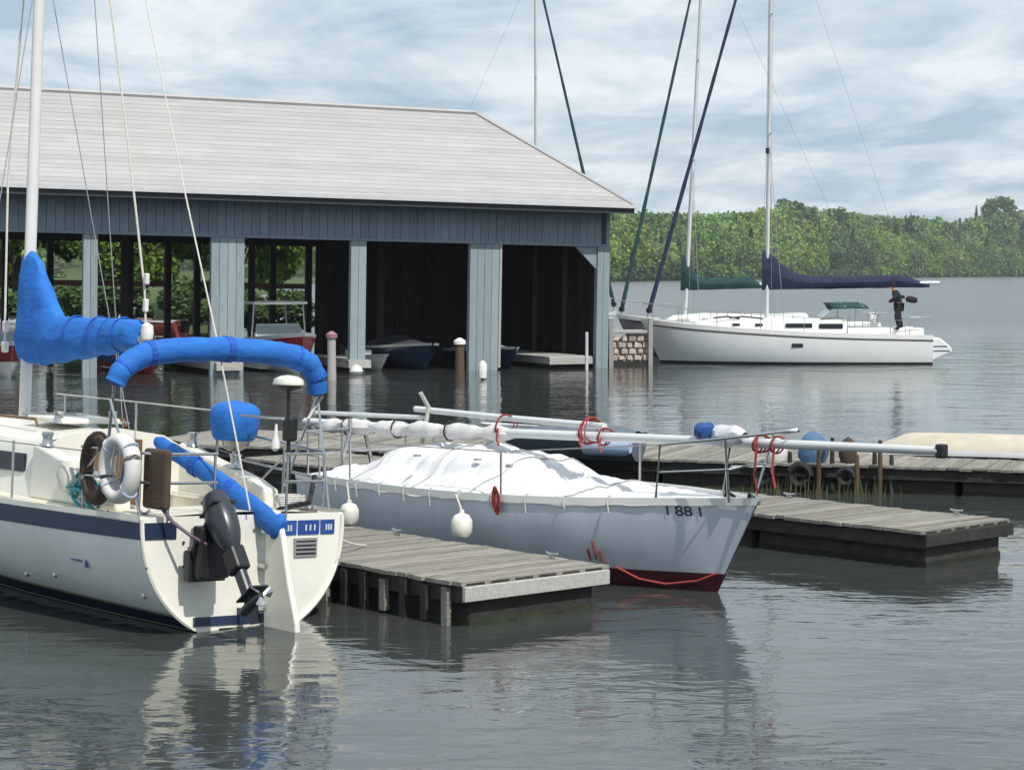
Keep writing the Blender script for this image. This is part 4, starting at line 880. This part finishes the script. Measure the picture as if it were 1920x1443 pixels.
# rigging clutter on the cabin top
for q in range(5): MB().tube([(3.15, -.5 + q * .1, 1.84), (3.9, -.35 + q * .09, 1.9), (4.5, -.1 + q * .05, 1.88)], .012, 5).build('halyard_tail', rope if q % 2 else wire, nb)
for x, y in ((3.2, .35), (3.25, -.35)): MB().lathe([(.06, 0), (.05, .03), (.045, .09), (.055, .12), (.02, .125)], (x, y, 1.84), 12).build('winch', steel, nb, smooth=True)
# mast, boom, covers
mtop = Vector((4.62, 0, 11.5))
MB().tube([(4.62, 0, 1.78), (4.62, 0, 5), tuple(mtop)], [.072, .07, .062], 12, flat=(1, .75)).build('mast', mat('white_spar_paint', (.70, .70, .69), .35, var=.05), nb, smooth=True)
MB().tube([(4.4, 0, 2.66), (2.1, 0, 2.78)], .055, 10).build('boom', alu, nb, smooth=True)
rows = []; nn = 60
for i in range(nn + 1):
    t = i / nn; x = lerp(4.76, 2.12, t)
    zh = interp(x, [2.12, 2.2, 3.5, 3.88, 4.0, 4.2, 4.4, 4.55, 4.68, 4.76], [2.93, 2.99, 2.99, 3.0, 3.12, 3.38, 3.62, 3.74, 3.74, 3.6]); zl = interp(x, [2.12, 3.0, 4.4, 4.76], [2.72, 2.60, 2.44, 2.46]) - .035 * abs(math.sin((x - 2.5) * PI * 2)) * (x < 4.2)
    row = []
    for q in range(25):
        a = 2 * PI * q / 24; ca, sa = math.cos(a), math.sin(a); zz = lerp(zl, zh, .5 + .5 * math.copysign(abs(sa) ** .8, sa))
        wd = .145 * interp(zz, [2.4, 2.7, 3.0, 3.4, 3.75], [1, 1.15, .85, .75, .7]) * min(1, (i + 1.5) / 3, (nn - i + 1.5) / 4)
        y = math.copysign(abs(ca) ** .8, ca) * wd + .022 * noise.noise(Vector((x * 4 + zz * 3, zz * 5, ca * 2)))
        row.append((x + .01 * noise.noise(Vector((zz * 4, q, 0))), y, zz + .012 * noise.noise(Vector((x * 8, q, 4)))))
    rows.append(row)
k = MB(); k.grid(rows); k.add(rows[0][:-1], [tuple(range(24))]); k.add(rows[-1][:-1], [tuple(range(24))]); k.build('sail_cover', blue, nb, smooth=True)
for x in (2.5, 3.0, 3.5): MB().tube([(x, .172 * math.cos(a), 2.82 + .19 * math.sin(a)) for a in [2 * PI * q / 14 for q in range(14)]], .010, 4, closed=True).build('cover_strap', blued, nb)
k = MB(); k.lathe([(.01, -.1), (.06, -.07), (.07, 0), (.06, .07), (.01, .1)], (2.02, 0, 2.86), 12); k.build('boom_end', foamw, nb, smooth=True)
MB().tube([(2.05, 0, 2.9), (2.1, .0, 3.3), (2.35, 0, 4.2), (4.5, 0, 11.3)], .013, 6).build('topping_lift', rope, nb)
MB().box((2.07, 0, 3.14), (.06, .05, .14)).build('block', foamw, nb, bevel=.015); MB().box((2.07, 0, 3.42), (.06, .05, .12)).build('block', foamw, nb, bevel=.015)
MB().tube([(-.02, 0, 1.15), (.72, 0, 2.9), (1.42, .0, 4.4), (4.5, 0, 11.4)], .009, 6).build('backstay', rope, nb)
for s in (-1, 1):
    MB().tube([(4.3, s * 1.18, 1.12), (4.6, s * .62, 7.4), tuple(mtop)], .006, 5).build('shroud', wire, nb)
    MB().tube([(4.0, s * 1.16, 1.12), (4.6, 0, 7.3)], .006, 5).build('shroud', wire, nb)
MB().tube([(4.6, -.62, 7.42), (4.6, 0, 7.35), (4.6, .62, 7.42)], .022, 6).build('spreader', alu, nb)
MB().tube([(5.16, 0, 2.62), (5.18, 0, 3.2), (5.22, 0, 4.6), (4.5, 0, 11.2)], .014, 6).build('halyard', rope, nb)
for z_ in (2.62, 2.86): MB().box((5.15, 0, z_), (.08, .07, .13)).build('block', foamw, nb, bevel=.02)
# folded bimini: fabric arch + frame
bp = [(.62, 1.2, 2.34), (.6, 1.15, 2.46), (.6, 1.05, 2.56), (.6, .86, 2.65), (.6, .5, 2.70), (.6, -.03, 2.72), (.6, -.5, 2.71), (.6, -.9, 2.67), (.6, -1.1, 2.59), (.6, -1.19, 2.46), (.62, -1.23, 2.27)]
Pn = []
for i in range(len(bp) - 1):
    for q in range(6): Pn.append(Vector(bp[i]).lerp(Vector(bp[i + 1]), q / 6))
Pn.append(Vector(bp[-1])); rs = [(.085 + .04 * math.sin(PI * min(max(i / len(Pn), .05), .95)) ** .5) * (1 + .09 * noise.noise(Vector((i * .55, 0, 0))) + .05 * noise.noise(Vector((i * 1.7, 3, 0)))) for i in range(len(Pn))]
rs[0] = .05; rs[-1] = .05
MB().tube(Pn, rs, 14).build('folded_bimini', blue, nb, smooth=True)
for i in (8, 18, 30, 42, 53): MB().tube([Pn[i] + Vector((0, 0, 0)), Pn[i + 1]], rs[i] * 1.06, 14).build('bimini_strap', blued, nb)
for s, e in ((1, (.62, 1.2, 2.34)), (-1, (.62, -1.23, 2.27))):
    MB().tube([e, (.95, s * 1.08, 1.3)], .016, 8).build('bimini_frame', steel, nb); MB().tube([(.62, s * 1.24, 2.2), (.2, s * 1.12, 1.12)], .014, 8).build('bimini_frame', steel, nb)
    MB().tube([(.8, s * 1.16, 1.8), (1.6, s * 1.1, 1.2)], .012, 8).build('bimini_frame', steel, nb)
# pushpit, stanchions, lifelines
zt = 1.70
for zq in (1.42, zt):
    MB().tube([(1.3, 1.14, zq), (.25, 1.10, zq), (.06, .95, zq), (.05, .35, zq)], .015, 8).build('pushpit', steel, nb, smooth=True)
    MB().tube([(1.9, -1.14, zq + .1), (.25, -1.08, zq), (.06, -.92, zq), (.05, -.45, zq)], .015, 8).build('pushpit', steel, nb, smooth=True)
for x, y in ((1.25, 1.14), (.25, 1.1), (.05, .38), (.05, .9), (.25, -1.08), (.05, -.48), (1.0, -1.1)): MB().tube([(x, y, 1.06), (x, y, zt)], .014, 8).build('stanchion', steel, nb)
for x in (2.39, 4.11, 5.78): MB().tube([(x, -1.18, 1.08), (x, -1.16, 2.05)], .014, 8).build('stanchion', steel, nb)
MB().tube([(1.9, -1.12, 1.82), (2.39, -1.16, 2.02), (4.11, -1.16, 2.04), (5.78, -1.05, 2.06)], .009, 5).build('lifeline', rope, nb)
MB().tube([(1.9, -1.12, 1.55), (2.39, -1.16, 1.6), (4.11, -1.16, 1.6), (5.78, -1.05, 1.65)], .007, 5).build('lifeline', wire, nb)
for x in (2.6, 4.2): MB().tube([(x, 1.2, 1.08), (x, 1.2, 1.68)], .014, 8).build('stanchion', steel, nb)
MB().tube([(1.25, 1.14, 1.66), (2.6, 1.2, 1.66), (4.2, 1.2, 1.68), (6, 1.0, 1.75)], .007, 5).build('lifeline', wire, nb)
# antenna post with a white dome at the starboard quarter
MB().tube([(.6, -.92, 1.08), (.6, -.88, 1.5), (.6, -.84, 2.36)], [.03, .022, .02], 8).build('antenna_post', black, nb, smooth=True)
MB().lathe([(.05, -.03), (.16, -.015), (.165, .0), (.15, .045), (.09, .075), (.01, .085)], (.6, -.84, 2.39), 18).build('antenna_dome', creamgel, nb, smooth=True); MB().lathe([(.02, -.08), (.13, -.04), (.155, -.014)], (.6, -.84, 2.385), 14).build('antenna_base', black, nb, smooth=True)
MB().box((.6, -.88, 1.92), (.14, .12, .26)).build('instrument_box', black, nb, bevel=.03); MB().tube([(.6, -.86, 2.02), (.95, -.5, 2.04)], .016, 6).build('antenna_bracket', steel, nb)
k = MB(); k.lathe([(.012, .12), (.02, .02), (.045, -.08), (.045, -.13), (.015, -.16)], (.62, -.72, 1.85), 12); k.build('rescue_light', foamw, nb, smooth=True)
MB().tube([(.6, -1.28, 2.27), (.64, -1.2, 2.12), (.6, -1.1, 2.02)], .016, 6).build('bimini_strap', rope, nb)
MB().tube([(.3, -1.0, 1.45), (.1, -.8, 1.2), (.3, -.55, 1.12), (.1, -.9, 1.1)], .03, 7).build('stern_line', black, nb, smooth=True)
for i in range(7): MB().tube([(.3 + .13 * math.cos(a) + .02 * i, -.78 + .16 * math.sin(a), 1.11 + .022 * i) for a in [2 * PI * q / 14 for q in range(14)]], .014, 5, closed=True).build('stern_line', rope, nb)
# rudder, tiller and its blue cover
k = MB(); k.prism([(-.06, 1.17), (-.24, 1.15), (-.34, .9), (-.46, .5), (-.62, .1), (-.70, -.5), (-.2, -.9), (-.10, -.3), (-.07, .2)], -.20 - .03, -.20 + .035, 1); k.build('rudder', creamgel, nb, bevel=.018)
for z_ in (.18, .6, .95): MB().box((-.05, -.2, z_), (.12, .12, .05)).build('gudgeon', steel, nb, bevel=.01)
MB().box((-.02, .06, .11), (.06, .07, .16)).build('step_bracket', navy, nb)
cv = [Vector((1.85, -.05, 1.72)), Vector((1.3, -.08, 1.56)), Vector((.8, -.12, 1.40)), Vector((.3, -.16, 1.20)), Vector((-.12, -.18, 1.04)), Vector((-.3, -.2, .98))]
pts = []
for i in range(5):
    for q in range(5): pts.append(cv[i].lerp(cv[i + 1], q / 5))
pts.append(cv[-1])
MB().tube(pts, [(.065 + .045 * i / 25) * (1 + .16 * noise.noise(Vector((i * .8, 1, 0)))) * (.6 if i in (0, 25) else 1) for i in range(26)], 12, flat=(.8, 1.25)).build('tiller_cover', blue, nb, smooth=True)
for i in (6, 12, 19): MB().tube([pts[i], pts[i + 1]], .093, 12, flat=(.8, 1.25)).build('cover_strap', blued, nb)
# small navy sail emblem on the port quarter
k = MB(); yb_ = nh.w(.125, .56) + .012
k.prism([(1.0, .52), (1.06, .52), (1.05, .64), (1.02, .6)], yb_ - .004, yb_ + .002, 1); k.build('emblem', bluestripe, nb)
k = MB(); yb2 = nh.w(.15, .56) + .012; k.prism([(1.1, .57), (1.32, .575), (1.32, .585), (1.1, .59)], yb2 - .002, yb2 + .004, 1); k.build('emblem', bluestripe, nb)

# ---- loose gear on the near boat (things of their own)
def on_boat(x, y, z, rx=0, ry=0, rz=0): return NM @ T(x, y, z) @ Euler((rx, ry, rz)).to_matrix().to_4x4()
r = empty('lifebuoy', on_boat(.44, 1.21, 1.54), 'white ring lifebuoy hung on the port stern rail of the white sailboat', 'lifebuoy')
k = MB(); k.tube([(.245 * math.cos(a), 0, .275 * math.sin(a)) for a in [2 * PI * q / 40 for q in range(40)]], .088, 14, closed=True, flat=(1, .8)); k.build('ring', foamw, r, smooth=True)
for a in (45, 135, 225, 315):
    c, s_ = .245 * math.cos(R(a)), .275 * math.sin(R(a)); MB().tube([(c * .93, 0, s_ * .93), (c * 1.07, 0, s_ * 1.07)], .0, 6) ; MB().tube([(c + .094 * math.cos(q) * math.cos(R(a)), .080 * math.sin(q), s_ + .094 * math.cos(q) * math.sin(R(a))) for q in [2 * PI * w_ / 12 for w_ in range(12)]], .011, 5, closed=True).build('band', mat('pale_blue_band', (.40, .50, .66), .6), r)
MB().tube([(-.1, .06, .24), (-.05, .03, 0), (.02, .03, -.2), (.06, .06, .05), (.02, .04, .24)], .013, 6).build('grab_line', rope, r)
MB().tube([(-.09, -.07, .2), (-.02, -.07, -.02), (.03, -.06, -.22)], .05, 8).build('throw_bag', mat('slate_blue_bag', (.14, .20, .32), .8, var=.3), r, smooth=True)
o = MB().box((0, 0, 0), (.40, .08, .58)).build('seat_cushion', brown, bevel=.035); o.matrix_world = on_boat(.10, 1.0, 1.46, rz=R(2)); tag(o, 'dark brown cushion tied upright behind the white lifebuoy', 'cushion')
o = MB().tube([(.24 * math.cos(a), 0, .30 * math.sin(a)) for a in [2 * PI * q / 28 for q in range(28)]], .07, 10, closed=True).build('horseshoe_buoy', brown, smooth=True); o.matrix_world = on_boat(1.02, 1.12, 1.5, rz=R(-4)); tag(o, 'faded brown ring float hung behind the white lifebuoy', 'ring float')
# teal rope coil on the side deck
r = empty('rope_coil', on_boat(1.5, 1.02, 1.1), 'tangled teal rope coil on the port side deck', 'rope')
for i in range(9):
    rr = .10 + .05 * random.random(); cx, cy = random.uniform(-.22, .22), random.uniform(-.05, .05); tz = random.uniform(-.6, .6)
    MB().tube([(cx + rr * 1.3 * math.cos(a), cy + rr * .5 * math.sin(a), .04 + .025 * i + rr * math.sin(a) * (.4 + .5 * math.sin(i))) for a in [2 * PI * q / 16 for q in range(16)]], .016, 6, closed=True).build('loop', tealrope if i % 4 else rope, r, smooth=True)
MB().tube([(-.2, .05, .05), (-.45, .1, -.02), (-.6, .14, -.12), (-.75, .12, -.0)], .016, 6).build('loop', tealrope, r, smooth=True)
# white canvas fender/pouch by the coil
k = MB(); k.lathe([(.02, -.2), (.14, -.16), (.18, 0), (.14, .15), (.03, .2)], n=16); o = k.build('round_fender', fenderm, smooth=True); o.matrix_world = on_boat(1.72, .98, 1.38); tag(o, 'cream round fender beside the teal rope on the side deck', 'fender')
# barbecue under blue cover on the starboard rail
r = empty('barbecue', on_boat(1.98, -1.12, 1.72), 'rail-mounted barbecue under a bright blue cover at the cockpit', 'barbecue')
k = MB(); rows = []
for z_, rr in ((.0, .20), (.04, .235), (.2, .265), (.30, .27), (.35, .255), (.40, .19), (.43, .06), (.435, .0)):
    rows.append([(rr * 1.05 * math.cos(a) * (1 + .05 * math.sin(a * 6) * (z_ < .25)), rr * math.sin(a) * (1 + .05 * math.sin(a * 6) * (z_ < .25)), z_) for a in [2 * PI * q / 28 for q in range(29)]])
k.grid(rows); k.build('cover', blue, r, smooth=True)
MB().lathe([(.06, -.12), (.17, -.06), (.19, .01)], n=16).build('kettle', steel, r, smooth=True); MB().tube([(0, 0, -.1), (0, .0, -.55)], .022, 6).build('mounting_post', steel, r)
# outboard motor tilted on its bracket (axis in the plane of the boat's length)
r = empty('outboard_motor', on_boat(-.12, .58, .80), 'charcoal outboard motor tilted up on the transom of the white sailboat', 'outboard motor')
ax = Vector((-.6, 0, -.8)).normalized(); up_ = Vector((-.8, 0, .6)); A0 = Vector((-.12, 0, .52))
rows = []
for i in range(15):
    t = i / 14; c = A0 + ax * (t * .62) + up_ * .0; sx = .165 * math.sin(PI * (.16 + .80 * t)) ** .5; sy = .135 * math.sin(PI * (.16 + .78 * t)) ** .5
    rows.append([c + up_ * (sx * math.copysign(abs(math.cos(a)) ** .8, math.cos(a))) + Vector((0, sy * math.copysign(abs(math.sin(a)) ** .8, math.sin(a)), 0)) for a in [2 * PI * q / 20 for q in range(21)]])
k = MB(); k.grid(rows); k.add([rows[0][q] for q in range(20)], [tuple(range(20))]); k.add([rows[-1][q] for q in range(20)], [tuple(range(20))]); k.build('cowl', cowl, r, smooth=True)
RotM = Matrix((ax, Vector((0, 1, 0)), up_)).transposed()
MB().box(A0 + ax * .15, (.02, .255, .30), rot=RotM).build('cowl_seam', black, r)
MB().box(A0 + ax * .72, (.26, .16, .2), rot=RotM).build('midsection', black, r, bevel=.03)
MB().box(A0 + ax * .98, (.42, .09, .13), rot=RotM).build('leg', cowl, r, bevel=.03)
MB().box(A0 + ax * 1.12 + up_ * .06, (.02, .2, .3), rot=RotM).build('cavitation_plate', cowl, r, bevel=.008)
E2 = Vector(A0 + ax * 1.2)
MB().lathe([(.015, -.2), (.05, -.14), (.058, 0), (.05, .12), (.03, .17)], E2, 12, rot=Matrix((Vector((0, 1, 0)), ax.cross(Vector((0,1,0))) if False else ax, up_)).transposed()).build('gearcase', cowl, r, smooth=True)
k = MB(); k.add([E2 + ax * .05 + up_ * .1, E2 + ax * .2 + up_ * .0, E2 + ax * .16 - up_ * .1, E2 + ax * .04 - up_ * .12], [(0, 1, 2, 3)]); o = k.build('skeg', cowl, r); md = o.modifiers.new('t', 'SOLIDIFY'); md.thickness = .015
for q in range(3):
    a = q * 2.094; d1 = ax * math.cos(a) + Vector((0, 1, 0)) * math.sin(a); d2 = ax * math.cos(a + .7) + Vector((0, 1, 0)) * math.sin(a + .7); c = E2 + up_ * .18
    k = MB(); k.add([c + d1 * .03, c + d1 * .12 + up_ * .03, c + (d1 + d2) * .075 + up_ * .01, c + d2 * .11 - up_ * .03, c + d2 * .03], [(0, 1, 2, 3, 4)]); o = k.build('propeller_blade', steel, r); md = o.modifiers.new('t', 'SOLIDIFY'); md.thickness = .008
MB().box((-.12, 0, -.02), (.16, .34, .5)).build('bracket', black, r, bevel=.02); MB().box((-.02, 0, -.16), (.1, .42, .3)).build('mounting_board', black, r, bevel=.01)
MB().tube([(-.2, .1, .3), (-.1, .2, .0), (-.12, .12, -.2)], .018, 6).build('fuel_hose', black, r); MB().tube([(-.1, -.1, .35), (.25, -.12, .42)], .02, 6).build('steering_arm', black, r)
MB().tube([(.1, .42, .38), (.0, .36, .26), (-.14, .24, .14), (-.2, .1, .06)], .018, 6).build('fuel_hose', mat('purple_brown_hose', (.12, .07, .10), .6), r)

# small fittings on the near hull
for u_, z_ in ((.03, .32), (.22, .36), (.30, .30)):
    q = nh.p(u_, z_, 1, .004); MB().lathe([(.028, -.012), (.026, .008), (.014, .012)], q, 10, rot=Euler((R(-90), 0, 0)).to_matrix()).build('drain_fitting', steel, nb, smooth=True)
for x_, y_ in ((.35, .98), (.35, -.98), (3.4, 1.28)):
    MB().tube([(x_ - .1, y_, 1.15), (x_ - .04, y_, 1.11), (x_ + .04, y_, 1.11), (x_ + .1, y_, 1.15)], .014, 6).build('deck_cleat', steel, nb, smooth=True)
# mooring lines to the dock
a_ = NM @ Vector((.35, -.98, 1.14)); b_ = Vector((-1.62, 23.55, .46))
MB().tube([a_.lerp(b_, t / 10) - Vector((0, 0, .12 * math.sin(PI * t / 10))) for t in range(11)], .012, 6).build('mooring_line', rope)
tag(bpy.data.objects['mooring_line'], 'pale mooring line from the white sailboat to the plank dock', 'rope')
# ---- air
mb = MB(); mb.box((0, 2100, 26), (4800, 4500, 60))
hz = mb.build('haze', [], None); hz['kind'] = 'stuff'
hm_ = bpy.data.materials.new('haze'); hm_.use_nodes = True; n_ = hm_.node_tree.nodes; n_.clear(); o_ = n_.new('ShaderNodeOutputMaterial'); v_ = n_.new('ShaderNodeVolumePrincipled')
v_.inputs['Color'].default_value = (.86, .92, 1, 1); v_.inputs['Density'].default_value = .00013; v_.inputs['Anisotropy'].default_value = .2
hm_.node_tree.links.new(v_.outputs[0], o_.inputs['Volume']); hz.data.materials.append(hm_)

def cleat(parent, x, y, z=.45):
    MB().tube([(x - .09, y, z + .07), (x - .03, y, z + .06), (x + .03, y, z + .06), (x + .09, y, z + .07)], .014, 6).build('dock_cleat', steel, parent, smooth=True); MB().box((x, y, z + .03), (.06, .04, .06)).build('dock_cleat', steel, parent)
ds = [o for o in COL.objects if o.parent is None and o.name.startswith('dock') and o.get('category') == 'dock']
for o in ds:
    for x_ in (.7, 3.4): cleat(o, x_, .12)

def seam_ring(px_, zc_, ry, rz_, m=blued):
    MB().tube([(px_, ry * math.cos(a), zc_ + rz_ * math.sin(a)) for a in [2 * PI * q / 18 for q in range(18)]], .006, 4, closed=True).build('seam', m, nb, smooth=True)
for x_, z_, hh_ in ((2.75, 2.82, .175),): seam_ring(x_, z_, .165, hh_)
# bolt heads and a rub strip on the transom, wear patches on the rudder head
for y_, z_ in ((.42, .62), (.72, .62), (.42, .85), (.72, .85), (-.3, .95), (-.1, .95)): MB().lathe([(.016, -.004), (.014, .008)], (nh.x(0, z_) - .012, y_, z_), 8, rot=Euler((0, R(-90), 0)).to_matrix()).build('bolt', steel, nb)
